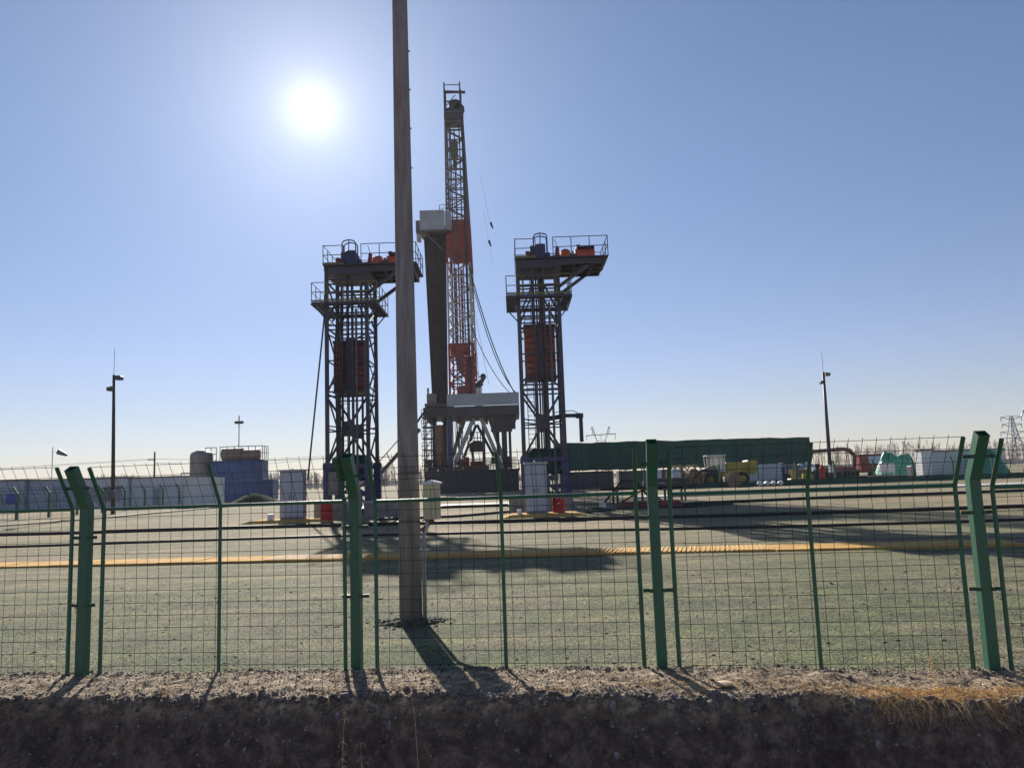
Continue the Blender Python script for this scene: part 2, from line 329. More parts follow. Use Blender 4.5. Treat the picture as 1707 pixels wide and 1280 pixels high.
    def blades(n, uc, us, vc, vs, hmin, hmax, droop, mb, wd=.005):
        for i in range(n):
            u = rnd.gauss(uc, us); v = rnd.gauss(vc, vs); q = uv2w(u, v); p = Vector((q.x, q.y, ground_z(u, v)))
            an = rnd.random()*6.28; h = rnd.uniform(hmin, hmax); d = Vector((math.cos(an), math.sin(an)-.35, 0)); pts = []
            dr = droop*rnd.uniform(.4, 1.6)
            for k in range(5): t = k/4; pts.append(p+d*h*t*.8*(1+t*dr*.4)+Vector((0,0,h*(t-dr*t*t)*.75)))
            mb.tube(pts, wd*.5, 3, wd*.15, caps=False)
    t = MB()
    blades(1500, 8.0, .42, -.76, .09, .04, .13, 1.5, t, .004); blades(700, 7.2, .6, -.62, .12, .02, .07, 1.3, t, .004); blades(500, 8.2, .22, -.93, .05, .05, .14, 1.9, t, .004); blades(300, 7.75, .12, -.95, .05, .04, .13, 2.0, t, .004)
    for uc in (-.6, 1.3, 3.0, 5.0, 6.2): blades(110, uc, .10, -.75, .10, .03, .09, 1.4, t, .004)
    blades(1200, 4.5, 3.6, -.5, .25, .01, .04, 1.0, t, .003)
    blades(380, 8.7, .35, -.66, .12, .05, .12, 1.2, t); blades(260, 5.9, .35, -.6, .12, .02, .06, 1.1, t); blades(160, 3.6, .12, -.72, .06, .02, .05, 1, t)
    tag(t.build('dry_grass', straw), 'tangle of dry orange grass drooping over the bank edge at right', None, None, 'stuff')
    # upright dry weeds
    def weed(px, py_top, py_bot, D, label, curl, mat=straw_pale):
        top = at(px[0], py_top, D); bot = at(px[1], py_bot, D); q = MB(); pts = []
        ht = gz(bot.x, bot.y); bot = Vector((bot.x, bot.y, ht-.02)); 
        for k in range(9): t = k/8; pts.append(bot.lerp(top, t)+Vector((.008*math.sin(t*7), 0, 0)))
        o = thing('dry_weed', label, 'weed', bot)
        q = MB(); q.tube([x-bot for x in pts], .0035, 5, .0012); q.build('stem', mat, o)
        lf = MB()
        for i in range(curl):
            t = rnd.uniform(.3, 1); b = pts[0].lerp(pts[-1], t)-bot; an = rnd.random()*6.28; ln = rnd.uniform(.02, .05)
            c = [b+Vector((math.cos(an)*ln*s_, math.sin(an)*ln*s_, ln*(.9*s_-1.3*s_*s_))) for s_ in (0, .3, .6, .9, 1.1)]
            lf.tube(c, .0022, 3, .0009, caps=False)
        if curl: lf.build('leaves', mat, o)
    weed((573, 566), 1186, 1300, 5.75, 'dry curly weed, leftmost of three in front of the dark bank', 60)
    weed((600, 622), 1236, 1310, 5.7, 'short dry weed with drooping curled tip, middle of three before the bank', 50)
    weed((689, 722), 1176, 1310, 5.8, 'bare leaning dry stalk, right of the curly weeds before the bank', 4, straw)
    q = at(1557, 1122, 6.95); 
    weed((1552, 1557), 1096, 1136, 6.95, 'small upright reddish dry weed on the strip near the rightmost full post', 34, straw)
scatter()
def named_stone(px, py, D, r, fl, label, mat, group=None):
    q = at(px, py, D); z = gz(q.x, q.y)
    mb = MB(); mb.rock((0, 0, 0), r, fl, .12); o = mb.build('stone', mat, None, (q.x, q.y, z+r*fl[2]*.7))
    tag(o, label, 'stone', group)
    md = o.modifiers.new('s', 'SUBSURF'); md.levels = 1; md.render_levels = 1
    return o
def bank_point(px, py):                       # where the line of sight meets the bank
    d = cf*FPX + CR*(px-853.5) + CU*(640-py); d = d/d.y; y = 7.6
    while y > 4.8:
        q = EYE+d*y
        if q.z >= gz(q.x, q.y): break
        y -= .01
    # march outward from the camera instead
    y = 4.6
    while y < 8:
        q = EYE+d*y
        if q.z <= gz(q.x, q.y): return q
        y += .01
    return EYE+d*6
named_stone(1208, 1150, bank_point(1208, 1147).y+.03, .12, (1, .95, .24), 'flat tan stone lying on the sunlit soil strip right of the centre post', stone_tan)
for px, py, r, lab in ((380, 1240, .048, 'pale squarish stone in the dark bank, large and far left'), (408, 1250, .03, 'small pale stone beside the squarish stone in the bank'),
        (566, 1192, .05, 'grey stone above the curly weed in the bank'), (648, 1208, .04, 'bluish upright stone under the fence post shadow in the bank'),
        (738, 1177, .02, 'small pointed whitish stone just under the bank edge'), (828, 1203, .035, 'angular grey stone in the bank right of the bare stalk'),
        (1022, 1178, .05, 'rounded brownish stone under the bank edge below the centre post'), (1145, 1215, .028, 'bluish stone lump low in the bank below the tan stone'),
        (1028, 1258, .045, 'leaning grey stone near the foot of the bank, right of centre'), (862, 1250, .04, 'dull grey stone at the foot of the bank, centre'),
        (1355, 1192, .022, 'whitish chip in the notch of the bank edge'), (1546, 1180, .026, 'cream chip below the dry grass tangle'), (1463, 1240, .035, 'grey lump in the bank below the dry grass')):
    q = bank_point(px, py)
    mb = MB(); mb.rock((0, 0, 0), r, (random.uniform(.7, 1), .6, random.uniform(.8, 1.2)), .28); o = mb.build('stone', stone_m, None, q)
    tag(o, lab, 'stone', 'stones stuck in the shaded bank')
# ------------------------------------------------------------------ the green boundary fence
SP = 2.995; BZ, TY, TZ = 1.70, -.27, 2.17
def fence_post():
    o = thing('fence_post', 'x', 'fence post', (0,0,0), FYAW, 'bent green posts of the near fence')
    b = MB(); W = .050; t = .004
    path = [(0, 0, -.15), (0, 0, BZ+.05), (0, TY, TZ)]
    ring = []
    for (x, y, z), k in zip(path, (0, .27, .50)):
        c, s = math.cos(k), math.sin(k)
        for hw in (W, W-t):
            for sx, sy in ((-1,-1),(1,-1),(1,1),(-1,1)): ring.append((x+sx*hw, y+sy*hw*c, z+sy*hw*s))
    fs = []
    for i in range(2):
        for k in range(4):
            q = (k+1) % 4; a = i*8; fs.append((a+k, a+q, a+8+q, a+8+k)); fs.append((a+4+q, a+4+k, a+12+k, a+12+q))
    for k in range(4): q = (k+1) % 4; fs.append((16+k, 16+q, 20+q, 20+k))
    b.add(ring, fs); b.build('post_tube', fence_green, o)
    for sx in (-1, 1):
        for z, y in ((.74, 0), (1.44, 0), (BZ+.26, -.15)):
            c = MB(); c.tube([(sx*(W-.01), y-.056, z), (sx*(W+.02), y-.05, z), (sx*(W+.045), y-.028, z), (sx*.142, y-.026, z)], 0, rect=(.008, .034)); c.tube([(sx*.115, y-.045, z), (sx*.115, y-.02, z)], .010, 6)
            c.build('clamp', clampm, o)
    return o
LB = ['leftmost bent green fence post, left of the windsock', 'bent green fence post just left of the concrete utility pole', 'bent green fence post in front of the long green screen', 'rightmost bent green fence post with its open top showing']
p0 = fence_post()
for i in range(-1, 5):
    o = p0 if i == 0 else copy_tree(p0)
    q = F0+FU*(SP*i-.055)
    if i == 1: q = q+FU*-.06+FV*.1
    o.location = (q.x, q.y, gz(q.x, q.y)-.01)
    o['label'] = LB[i] if 0 <= i <= 3 else ('bent green fence post beyond the left edge of the picture' if i < 0 else 'bent green fence post beyond the right edge of the picture')
def fence_panel():
    o = thing('mesh_fence', 'x', 'fence', (0,0,0), FYAW, 'wire mesh panels of the near fence')
    xl, xr = .165, SP-.165; P = lambda x: [(x, 0, -.10), (x, 0, BZ-.03), (x, -.012, BZ+.02), (x, TY, TZ-.03)]
    for x in (xl, xr):
        b = MB(); b.tube(P(x), .021, 8); b.build('edge_tube', fence_green, o, smooth=False)
    b = MB(); b.tube(P((xl+xr)/2-.02), .019, 8); b.build('middle_tube', fence_green, o)
    b = MB(); b.tube([(xl+.02, 0, BZ), (xr-.02, 0, BZ)], .019, 8); b.build('rail', fence_green, o)
    rnd = random.Random(5)
    m = MB(); n = 21
    for k in range(1, n):
        x = xl+(xr-xl)*k/n; wob = [rnd.uniform(-.004, .004) for _ in range(4)]
        m.tube([(x+wob[0], .004, -.02), (x+wob[1], .004+wob[2], .9), (x, .004, BZ-.02), (x, -.01, BZ+.02), (x, TY-.01, TZ+.0)], .0027, 4, caps=False)
    z = .07
    while z < BZ-.05:
        m.tube([(xl, -.001, z), ((xl+xr)/2, rnd.uniform(-.004, .004), z+rnd.uniform(-.004, .004)), (xr, -.001, z)], .0027, 4, caps=False); z += .128
    for t in (.22, .47, .72, .95): m.tube([(xl, TY*t-.001, BZ+(TZ-BZ)*t), (xr, TY*t-.001, BZ+(TZ-BZ)*t)], .0027, 4, caps=False)
    m.build('wire_mesh', wire_green, o)
    return o
PL = ['mesh fence panel at the left edge, left of the leftmost post', 'mesh fence panel between the leftmost post and the post beside the utility pole', 'mesh fence panel crossing in front of the utility pole', 'mesh fence panel left of the rightmost post, in front of the yellow loader', 'mesh fence panel at the right edge, right of the rightmost post']
f0 = fence_panel()
for i in range(-1, 4):
    o = f0 if i == -1 else copy_tree(f0)
    q = F0+FU*(SP*i-.055)
    if i in (0, 1): q += FV*.05
    o.location = (q.x, q.y, (.02, .01, 0, -.02, -.05)[i+1]); o['label'] = PL[i+1]
# ------------------------------------------------------------------ concrete utility pole with meter box
def utility_pole():
    o = thing('utility_pole', 'tall tapered round concrete utility pole standing behind the near fence', 'utility pole', (-1.475, 10.7, 0))
    b = MB(); b.tube([(0, 0, -.3), (0, 0, 4), (0, 0, 8), (.0, 0, 12.5)], .157, 28, .095); b.build('shaft', concrete_pole, o, smooth=True)
    for z in (2.0, 1.35): c = MB(); c.tube([(.158*math.cos(a), .158*math.sin(a), z) for a in [2*math.pi*k/20 for k in range(21)]], 0, rect=(.03, .012)); c.build('strap', steel_grey, o)
    m = MB(); m.bbox(.205, .425, -.10, .12, 1.37, 1.84, .006); mb_ = m.build('meter_box', meter_cream, o)
    rf = MB(); rf.add([(.18,-.13,1.842),(.45,-.13,1.842),(.45,.15,1.842),(.18,.15,1.842),(.18,-.13,1.865),(.45,-.13,1.865),(.45,.15,1.865),(.18,.15,1.865),(.315,-.13,1.90),(.315,.15,1.90)],
        [(0,3,2,1),(0,1,5,8,4),(3,7,9,6,2),(1,2,6,5),(0,4,7,3),(4,8,9,7),(8,5,6,9)]); rf.build('roof', white_paint, mb_)
    h = MB(); h.box(.31, .316, -.104, -.1, 1.40, 1.80); h.build('door_seam', steel_grey, mb_)
    br = MB(); br.beam((.17, 0, 1.22), (.33, 0, 1.355), .05, .05); br.beam((.17, 0, 1.355), (.34, 0, 1.355), .03, .02); br.build('bracket', rust_red, o)
    cd = MB(); cd.tube([(.195, -.03, 0), (.195, -.03, 1.15), (.25, -.03, 1.27), (.25, 0, 1.37)], .027, 8); cd.build('conduit', M('conduit_grey', (.42,.42,.45), (.34,.34,.37), 3, .5), o, smooth=True)
    st = MB()
    for k in range(4): z = 8.2-k*.6; st.tube([(.09, 0, z), (.137, 0, z)], .012, 6)
    st.build('step_bolts', steel_grey, o)
    bs = MB(); rr = random.Random(9)
    for k in range(260):
        a = rr.random()*6.28; d = .16+abs(rr.gauss(0, .13)); q = rr.uniform(.015, .045)*(1.2 if d < .3 else .7)
        bs.rock((math.cos(a)*d*1.25, math.sin(a)*d, max(0, .07-.18*d)*rr.random()), q, (1.2, 1, .7), .3, rr)
    bs.build('soil_at_base', M('collar_soil', (.13, .13, .085), (.06, .058, .04), 14, .95), o)
utility_pole()
# ------------------------------------------------------------------ tower pumping units
def pumping_tower(name, label, loc, cw_z, side, wm, sm_):
    o = thing(name, label, 'pumping unit', loc, 0, 'tower pumping units in the yard')
    W, Dp = 1.25, 3.0; ZT = 15.0
    C = [(-W, 0), (W, 0), (-W, Dp), (W, Dp)]
    for x, y in C: b = MB(); b.beam((x, y, 0), (x, y, ZT), .22, .22); b.build('leg', steel_dark, o)
    b = MB(); zs = [3.1, 7.35, 11.5, 14.4]
    for y in (0, Dp):
        for i in range(3):
            z0, z1 = zs[i], zs[i+1]; zm = (z0+z1)/2
            for dz in (-.14, .14): b.beam((-W, y, z1+dz), (W, y, z1+dz), .09)
            if i == 0:
                for sx in (-1, 1):
                    b.beam((sx*W, y, z1-.2), (0, y, zm), .13); b.beam((sx*W, y, z0), (0, y, zm), .13); b.beam((sx*.0, y, zm), (sx*W, y, zm+.17), .08); b.beam((0, y, zm-.2), (sx*W, y, zm-.2), .08)
                b.box(-.36, .36, y-.05, y+.05, zm-.5, zm+.42)
            elif i == 1:
                for sx in (-1, 1): b.beam((sx*W, y, z0+.3), (sx*.45, y, z0+1.1), .10); b.beam((sx*W, y, z1-.4), (sx*.3, y, z1-1.2 if y else z1-.9), .09)
                b.beam((-W, y, zm), (W, y, zm), .08)
            else:
                for sx in (-1, 1): b.beam((sx*W, y, z0+.3), (sx*.35, y, z1-.6), .11)
                b.beam((-W, y, z0+.9), (W, y, z0+.9), .09); b.beam((-W, y, z0+1.25), (W, y, z0+1.25), .07); b.beam((-W, y, z1-.7), (W, y, z1-.7), .09)
        for sx in (-.32, .32): b.beam((sx, y+.12, 3), (sx, y+.12, ZT), .13)
    for x in (-W, W):
        for i in range(3):
            z0, z1 = zs[i], zs[i+1]; zm = (z0+z1)/2
            b.beam((x, 0, z1), (x, Dp, z1), .09); b.beam((x, 0, z0), (x, Dp, zm), .085); b.beam((x, Dp, zm), (x, 0, z1), .085); b.beam((x, 0, zm), (x, Dp, zm), .07)
    b.build('bracing', steel_dark, o)
    # ladder inside the rear face
    l = MB()
    for x in (-.88, -.45): l.beam((x, Dp-.3, 0), (x, Dp-.3, 15.4), .05)
    for k in range(50): z = .4+k*.3; l.tube([(-.88, Dp-.3, z), (-.45, Dp-.3, z)], .018, 4)
    l.build('ladder', steel_dark, o)
    # belts and rods
    r = MB()
    for x, y, rr in ((-.12, 1.0, .06), (.12, 1.0, .06), (.0, .5, .045), (.22, .9, .03), (-.28, 1.3, .035)): r.tube([(x, y, .6), (x, y, 15.2)], rr, 5)
    r.build('lifting_belts', hose_black, o)
    r = MB(); r.tube([(.62, -.2, 1.0), (.62, -.2, 12.6)], .075, 8); r.tube([(.62, -.2, 7.9), (.62, -.2, 8.4)], .11, 8); r.build('riser_pipe', steel_grey, o)
    cw = MB(); z0, z1 = cw_z
    cw.bbox(-.98, .94, .55, 2.3, z0, z1, .04)
    c_ = cw.build('counterweight', wm, o)
    s = MB(); 
    for k in range(7):
        z = z0+.25+k*(z1-z0-.4)/7
        s.box(-.92, -.30, .50, .545, z, z+.20); s.box(.30, .88, .50, .545, z, z+.20)
    s.build('weight_slabs', sm_, c_)
    s = MB(); s.box(-.16, .18, .42, .55, z0-.1, z1+.25); s.box(-1.02, .98, .5, 2.35, z1+.003, z1+.16); s.box(-1.02, .98, .5, 2.35, z0-.14, z0-.003); s.build('weight_frame', steel_dark, c_)
    # middle platform: a ring of grating around the tower
    m = MB(); zp = 12.95; x0, x1, y0, y1 = -2.0, 2.0, -.75, Dp+.55
    for a in ((x0, x1, y0, -.12), (x0, x1, Dp+.12, y1), (x0, -W-.12, -.117, Dp+.117), (W+.12, x1, -.117, Dp+.117)): 
        for j in range(int((a[3]-a[2])/.2)+1): yy = a[2]+.02+j*.2; m.box(a[0], a[1], yy, yy+.035, zp, zp+.05)
    for y in (y0, -.3, Dp+.3, y1): m.beam((x0, y, zp-.07), (x1, y, zp-.07), .1, .12)
    for x in (x0, -W-.2, W+.2, x1): m.beam((x, y0, zp-.085), (x, y1, zp-.085), .09, .12)
    for sx in (-1, 1):
        for y in (0, Dp): m.beam((sx*W, y, zp-.95), (sx*1.95, y, zp-.12), .07)
    pf = m.build('middle_platform', steel_dark, o)
    q = MB(); rails(q, [(x0, y0, zp+.05), (x1, y0, zp+.05), (x1, y1, zp+.05), (x0, y1, zp+.05), (x0, y0, zp+.05)], 1.2, .026, 1.0)
    q.box(x0, x1, y0-.02, y0-.005, zp+.06, zp+.16); q.build('railing', rail_yellow, pf)
    # top platform with overhang
    t = MB(); zt = 15.0; X0, X1, Y0, Y1 = -1.4, 4.45, -.35, Dp+.3
    for y in (-.05, 1.0, 2.0, Dp+.05): t.beam((X0+.1, y, zt+.18), (X1-.25, y, zt+.18), .16, .36)
    for x in (-1.3, 0, 1.3, 2.4, 3.5, 4.15): t.beam((x, -.2, zt+.20), (x, Dp+.2, zt+.20), .12, .30)
    t.box(X0, X1, Y0, Y1, zt+.38, zt+.44); t.box(-1.3, 1.5, Y0+.2, Y1-.3, zt-.15, zt+.1)
    for y in (.1, Dp-.1): t.beam((W, y, 13.6), (3.25, y, zt+.02), .17, .2)
    tp = t.build('top_platform', steel_dark, o)
    q = MB(); zz = zt+.44
    rails(q, [(X0+.03, Y0, zz), (-.1, Y0, zz)], 1.2, .026, 1.0); rails(q, [(1.0, Y0, zz), (X1-.03, Y0, zz), (X1-.03, Y1, zz), (X0+.03, Y1, zz), (X0+.03, Y0, zz)], 1.25, .026, 1.15)
    q.build('railing', rail_grey, tp)
    q = MB(); q.box(X0, -.1, Y0-.03, Y0-.004, zz-.02, zz+.12); q.build('toe_board', rail_yellow, tp)
    # hooped ladder cage at the deck opening
    q = MB()
    for y in (Y0+.1, Y0+.7):
        q.tube([(-.2, y, zz), (-.2, y, zz+1.35), (-.1, y, zz+1.5), (.22, y, zz+1.57), (.55, y, zz+1.5), (.65, y, zz+1.35), (.65, y, zz)], .04, 5)
    q.tube([(.22, Y0+.1, zz+1.57), (.22, Y0+.1, zz)], .03, 4); q.build('hoop_guard', steel_blue, tp)
    # drive gear on top
    q = MB(); q.bbox(-.08, .55, .1, 1.6, zz, zz+1.02, .06); q.bbox(-.42, -.09, .3, 1.4, zz, zz+.98, .05); q.bbox(.551, .85, .3, 1.4, zz, zz+.5, .05); q.build('gear_case', steel_blue, tp)
    q = MB(); q.bbox(-.72, -.43, .2, 1.2, zz, zz+.58); q.build('control_box', rust_red, tp)
    q = MB(); q.tube([(.86, .9, zz+.22), (1.55, .9, zz+.28)], .20, 12); q.tube([(1.30, .9, zz+.2), (1.36, .9, zz+.95)], .15, 10, .12); q.tube([(1.36, .9, zz+.97), (1.2, .9, zz+1.5)], .02, 4); q.build('brake', rust_red, tp)
    q = MB(); q.tube([(1.55, .9, zz+.36), (1.66, .9, zz+.36), (1.66, .9, zz+.38), (2.04, .9, zz+.38), (2.04, .9, zz+.36), (2.14, .9, zz+.36)], .38, 18); q.bbox(1.52, 2.2, .5, 1.3, zz, zz+.22); q.build('reducer', red_orange, tp)
    q = MB(); q.lathe((1.85, .9, zz+.70), [(.20, 0), (.2, .08), (.1, .12)], 12); q.tube([(2.14, .9, zz+.42), (2.26, .9, zz+.42)], .10, 8); q.tube([(2.26, .9, zz+.42), (2.36, .9, zz+.42)], .27, 14); q.tube([(2.36, .9, zz+.42), (2.5, .9, zz+.42)], .09, 8); q.build('coupling', steel_dark, tp)
    q = MB(); q.tube([(2.5, .9, zz+.42), (3.7, .9, zz+.42)], .37, 18); q.bbox(2.55, 3.65, .5, 1.3, zz+.05, zz+.42)
    for k in range(7): q.tube([(2.62+k*.15, .9, zz+.42), (2.66+k*.15, .9, zz+.42)], .40, 18)
    mo = q.build('motor', red_orange, tp)
    q = MB(); q.box(2.75, 3.5, .55, 1.25, zz+.80, zz+.88); q.box(2.55, 2.8, .6, 1.2, zz+.80, zz+1.0); q.box(3.45, 3.7, .6, 1.2, zz+.78, zz+.95); q.tube([(2.46, .9, zz+.42), (2.5, .9, zz+.42)], .40, 18); q.build('terminal_box', steel_dark, mo)
    # base frame and drive below
    q = MB(); q.box(-1.6, 1.6, -.5, 3.6, 0, .35)
    for x, y in C: q.box(x-.22, x+.22, y-.22, y+.22, .35, 3.15)
    for y in (-.12, Dp+.12):
        q.box(-1.5, 1.5, y-.085, y+.085, 2.75, 3.05); q.beam((-1.3, y, .5), (1.3, y, 2.6), .1); q.beam((1.3, y, .5), (-1.3, y, 2.6), .1)
    q.box(-1.2, 1.2, -.3, -.2, 1.25, 1.4); q.build('base_frame', steel_blue, o)
    q = MB(); q.bbox(-1.1, 1.0, .3, 2.6, 2.0, 3.6, .2); q.build('drive_hood', net_green, o)
    q = MB()
    rr = random.Random(11)
    for k in range(16): x = rr.uniform(-1.0, 1.2); z = rr.uniform(.5, 1.9); y = rr.uniform(-.2, .8); q.bbox(x-.15, x+.15, y-.15, y+.15, z, z+rr.uniform(.1, .5)); q.tube([(x, y, .3), (x, y, z)], .04, 6)
    q.build('wellhead_valves', steel_grey, o)
    if not side:
        q = MB()
        for k in range(4): q.tube([(-.6+k*.13, -.25, 1.5), (-.62+k*.13, -.3, 6), (-.7+k*.16, -.28, 10), (-.5+k*.1, -.3, 12.9)], .04, 6)
        q.tube([(1.3, -.2, 9.5), (1.75, -.4, 8), (1.5, -.3, 6.2), (1.3, -.2, 4)], .035, 5); q.build('hose_bundle', hose_black, o)
        q = MB(); q.bbox(-1.1, -.5, -.45, -.14, 1.2, 2.6, .03); q.build('junction_box', tank_grey, o)
    if side:
        q = MB(); q.tube([(.2, .6, 5.45), (1.3, .3, 5.55), (2.2, .2, 5.52), (2.3, .2, 5.4), (2.3, .2, 3.9)], .12, 8); q.tube([(.6, .3, 5.75), (1.8, .3, 5.85), (2.3, .2, 5.6)], .025, 5); q.tube([(2.0, .2, 5.5), (2.45, .2, 5.5)], .16, 8); q.build('discharge_pipe', steel_dark, o)
    return o
pumping_tower('pumping_unit', 'left tower pumping unit with dark lattice legs, partly behind the concrete pole', (-10.14, 47, 0), (7.6, 10.6), False, M('weight_maroon', (.16, .03, .03), (.07, .02, .03), 1.2, .6), M('slab_maroon', (.34, .07, .04), (.12, .03, .06), .9, .6))
pumping_tower('pumping_unit', 'right tower pumping unit with orange motor on its overhanging top platform', (1.85, 47, 0), (8.05, 11.2), True, rust_red, M('slab_orange', (.50, .13, .05), (.26, .05, .04), 1.2, .6))
t = MB(); a = at(541, 525, 46); b_ = at(513, 800, 44); t.tube([a, b_], .05, 6); tag(t.build('guy_rope', hose_black), 'dark rope slanting down from the left pumping unit', 'rope')
# ------------------------------------------------------------------ drilling rig
RX, RY = -7.1, 108.0
def rig():
    o = thing('drilling_rig', 'tall drilling rig with red and white mast between the two pumping units', 'drilling rig', (RX, RY, 0))
    X = lambda x: x-RX                                    # world x to rig x; rig y: 0 is the near face
    def seg(xl0, xr0, z0, xl1, xr1, z1, n, tl, tb, mat, name, dep0, dep1, red=None):
        b = MB(); g = MB()
        def P(i, sx, sy):
            t = i/n; x = (xl0+(xl1-xl0)*t) if sx < 0 else (xr0+(xr1-xr0)*t); d = dep0+(dep1-dep0)*t
            return Vector((X(x), 1.2 if sy < 0 else 1.2+d, z0+(z1-z0)*t))
        for sx in (-1, 1):
            for sy in (-1, 1): b.beam(P(0, sx, sy), P(n, sx, sy), tl if sx < 0 else tl*1.5)
        for i in range(n+1):
            for sy in (-1, 1): b.beam(P(i, -1, sy), P(i, 1, sy), tb)
            for sx in (-1, 1): b.beam(P(i, sx, -1), P(i, sx, 1), tb)
            if i < n:
                for sy in (-1, 1):
                    if (i+(sy > 0)) % 2: b.beam(P(i, -1, sy), P(i+1, 1, sy), tb)
                    else: b.beam(P(i, 1, sy), P(i+1, -1, sy), tb)
                for sx in (-1, 1): b.beam(P(i, sx, -1), P(i+1, sx, 1), tb*.9)
        return b.build(name, mat, o)
    seg(-8.9, -5.45, 13.5, -8.85, -5.5, 21.2, 4, .30, .17, mast_red, 'mast_section', 7, 7)
    seg(-8.85, -5.5, 21.2, -8.8, -5.55, 33.1, 6, .24, .15, mast_white, 'mast_section', 7, 6.4)
    seg(-8.8, -5.55, 33.1, -8.8, -5.7, 40.0, 3, .28, .16, mast_red, 'mast_section', 6.4, 5.6)
    seg(-8.75, -5.7, 40.0, -8.6, -6.2, 56.4, 11, .26, .14, mast_grey, 'mast_section', 5.6, 2.6)
    # inner guides, standpipe and red sheeting
    b = MB()
    for x, y in ((-7.9, 3), (-7.4, 5), (-6.6, 4), (-6.1, 2)): b.tube([(X(x), y, 13.5), (X(x)-.1, y*.7+.5, 55)], .10, 5)
    b.build('standpipes', mast_dark, o)
    b = MB(); b.tube([(X(-5.95), 1.0, 13.5), (X(-6.0), 1.0, 56)], .16, 6); b.tube([(X(-8.2), 1.6, 20), (X(-8.1), 1.6, 56)], .09, 5); b.build('guide_rail', mast_dark, o)
    b = MB(); b.box(X(-8.0), X(-5.5), 1.25, 1.33, 33.2, 39.7); b.box(X(-8.9), X(-8.05), 1.2, 1.3, 34.0, 39.0); b.box(X(-8.6), X(-6.6), 1.8, 5.0, 34.5, 39.0); w_ = b.build('sheeting', mast_red, o)
    b = MB(); b.box(X(-8.75), X(-6.0), 2.2, 2.32, 19.6, 21.3); b.box(X(-6.75), X(-5.5), 1.25, 1.35, 13.6, 19.3); b.add([(X(-7.6), 1.27, 17.2), (X(-6.76), 1.27, 16.2), (X(-6.76), 1.27, 19.6), (X(-8.2), 1.27, 19.6)], [(0,1,2,3)]); b.tube([(X(-7.9), 3.7, 21), (X(-7.9), 3.7, 33)], .25, 6); b.tube([(X(-7.0), 4.4, 21), (X(-7.0), 4.4, 33)], .18, 6); b.bbox(X(-7.9), X(-6.4), 1.0, 2.4, 13.3, 15.2, .4); b.build('red_sheeting', mast_red, o)
    # travelling block / ladder cage
    b = MB()
    for x in (-7.55, -7.1): b.beam((X(x), .95, 13.5), (X(x)-.0, 1.0, 52), .07)
    for k in range(60): b.tube([(X(-7.55), .97, 14+k*.63), (X(-7.1), .97, 14+k*.63)], .045, 4)
    b.build('ladder', mast_grey, o)
    b = MB(); b.bbox(X(-7.9), X(-6.9), 2.2, 3.2, 49.6, 52.6, .3); b.bbox(X(-7.7), X(-7.1), 2.4, 3.0, 48.2, 49.6, .1); b.build('travelling_block', rail_yellow, o)
    # crown
    b = MB(); b.box(X(-8.75), X(-6.0), .9, 4.2, 55.2, 56.2); b.tube([(X(-7.1), 1.6, 57.6), (X(-7.1), 2.3, 57.6)], .95, 14); b.tube([(X(-6.5), 1.6, 57.0), (X(-6.5), 2.3, 57.0)], .8, 14); b.tube([(X(-7.9), 1.8, 56.8), (X(-7.9), 2.3, 56.8)], .65, 12); b.bbox(X(-8.2), X(-6.4), 1.2, 3.2, 55.9, 56.9); b.build('crown_block', mast_dark, o)
    b = MB()
    for x in (-8.65, -6.3):
        for y in (1.2, 3.6): b.beam((X(x), y, 56.2), (X(x), y, 61), .2)
    for z in (57.9, 59.3, 60.6):
        for y in (1.2, 3.6): b.beam((X(-8.65), y, z), (X(-6.3), y, z), .10)
        for x in (-8.65, -6.3): b.beam((X(x), 1.2, z), (X(x), 3.6, z), .1)
    b.beam((X(-8.7), 1.1, 59.5), (X(-5.5), 1.1, 59.3), .3); b.beam((X(-8.5), 1.2, 57.2), (X(-7.0), 1.2, 59.0), .1); b.build('crown_frame', mast_dark, o)
    # racking board with wind shelter
    b = MB(); b.box(X(-12.5), X(-8.95), -.6, .5, 37.7, 40.6); b.box(X(-8.9), X(-8.0), .2, 1.1, 37.9, 40.6); s_ = b.build('racking_board_shelter', cladding, o)
    b = MB(); b.box(X(-12.6), X(-8.7), -.7, 3.2, 37.45, 37.68); b.beam((X(-11.9), .0, 37.5), (X(-8.9), .9, 34.6), .16); b.beam((X(-11.9), 2.6, 37.5), (X(-8.9), 2.6, 34.6), .16); b.box(X(-13.2), X(-12.52), .2, 1.6, 37.6, 39.4); b.build('racking_board', mast_grey, o)
    b = MB(); b.box(X(-13.1), X(-12.53), .2, 1.2, 36.4, 37.4); b.build('hanging_basket', cladding, s_)
    b = MB(); rails(b, [(X(-9.7), .2, 40.6), (X(-8.7), .2, 40.6)], 1.0, .05, 1); b.build('board_rail', mast_grey, s_)
    # drill floor
    b = MB(); b.box(X(-9.3), X(.9), -.3, 9.5, 10.6, 12.0); b.box(X(-12.7), X(-9.35), .5, 9.5, 10.7, 12.1)
    for x in range(-12, 1, 2): b.beam((X(x), -.2, 10.3), (X(x), 9, 10.3), .35, .6)
    b.box(X(-12.4), X(-8.7), -.2, 6.5, 12.15, 12.6); b.build('drill_floor', mast_dark, o)
    b = MB()
    n = 46
    vs = []
    for k in range(n+1):
        x = X(-9.25)+(10.15)*k/n; y = -.42-(.07 if k % 2 else 0); vs += [(x, y, 12.05), (x, y, 13.75)]
    b.add(vs, [(2*k, 2*k+2, 2*k+3, 2*k+1) for k in range(n)]); b.box(X(-9.25), X(.9), -.4, -.32, 12.05, 13.72); b.box(X(.83), X(.9), -.3, 9, 12.05, 13.7); b.build('wind_wall', cladding, o)
    b = MB(); b.bbox(X(-12.1), X(-10.7), -.2, 1.4, 12.7, 14.0, .06); b.tube([(X(-11.9), 0, 14), (X(-11.9), 0, 14.8)], .14, 6); b.build('driller_cabin', tank_grey, o)
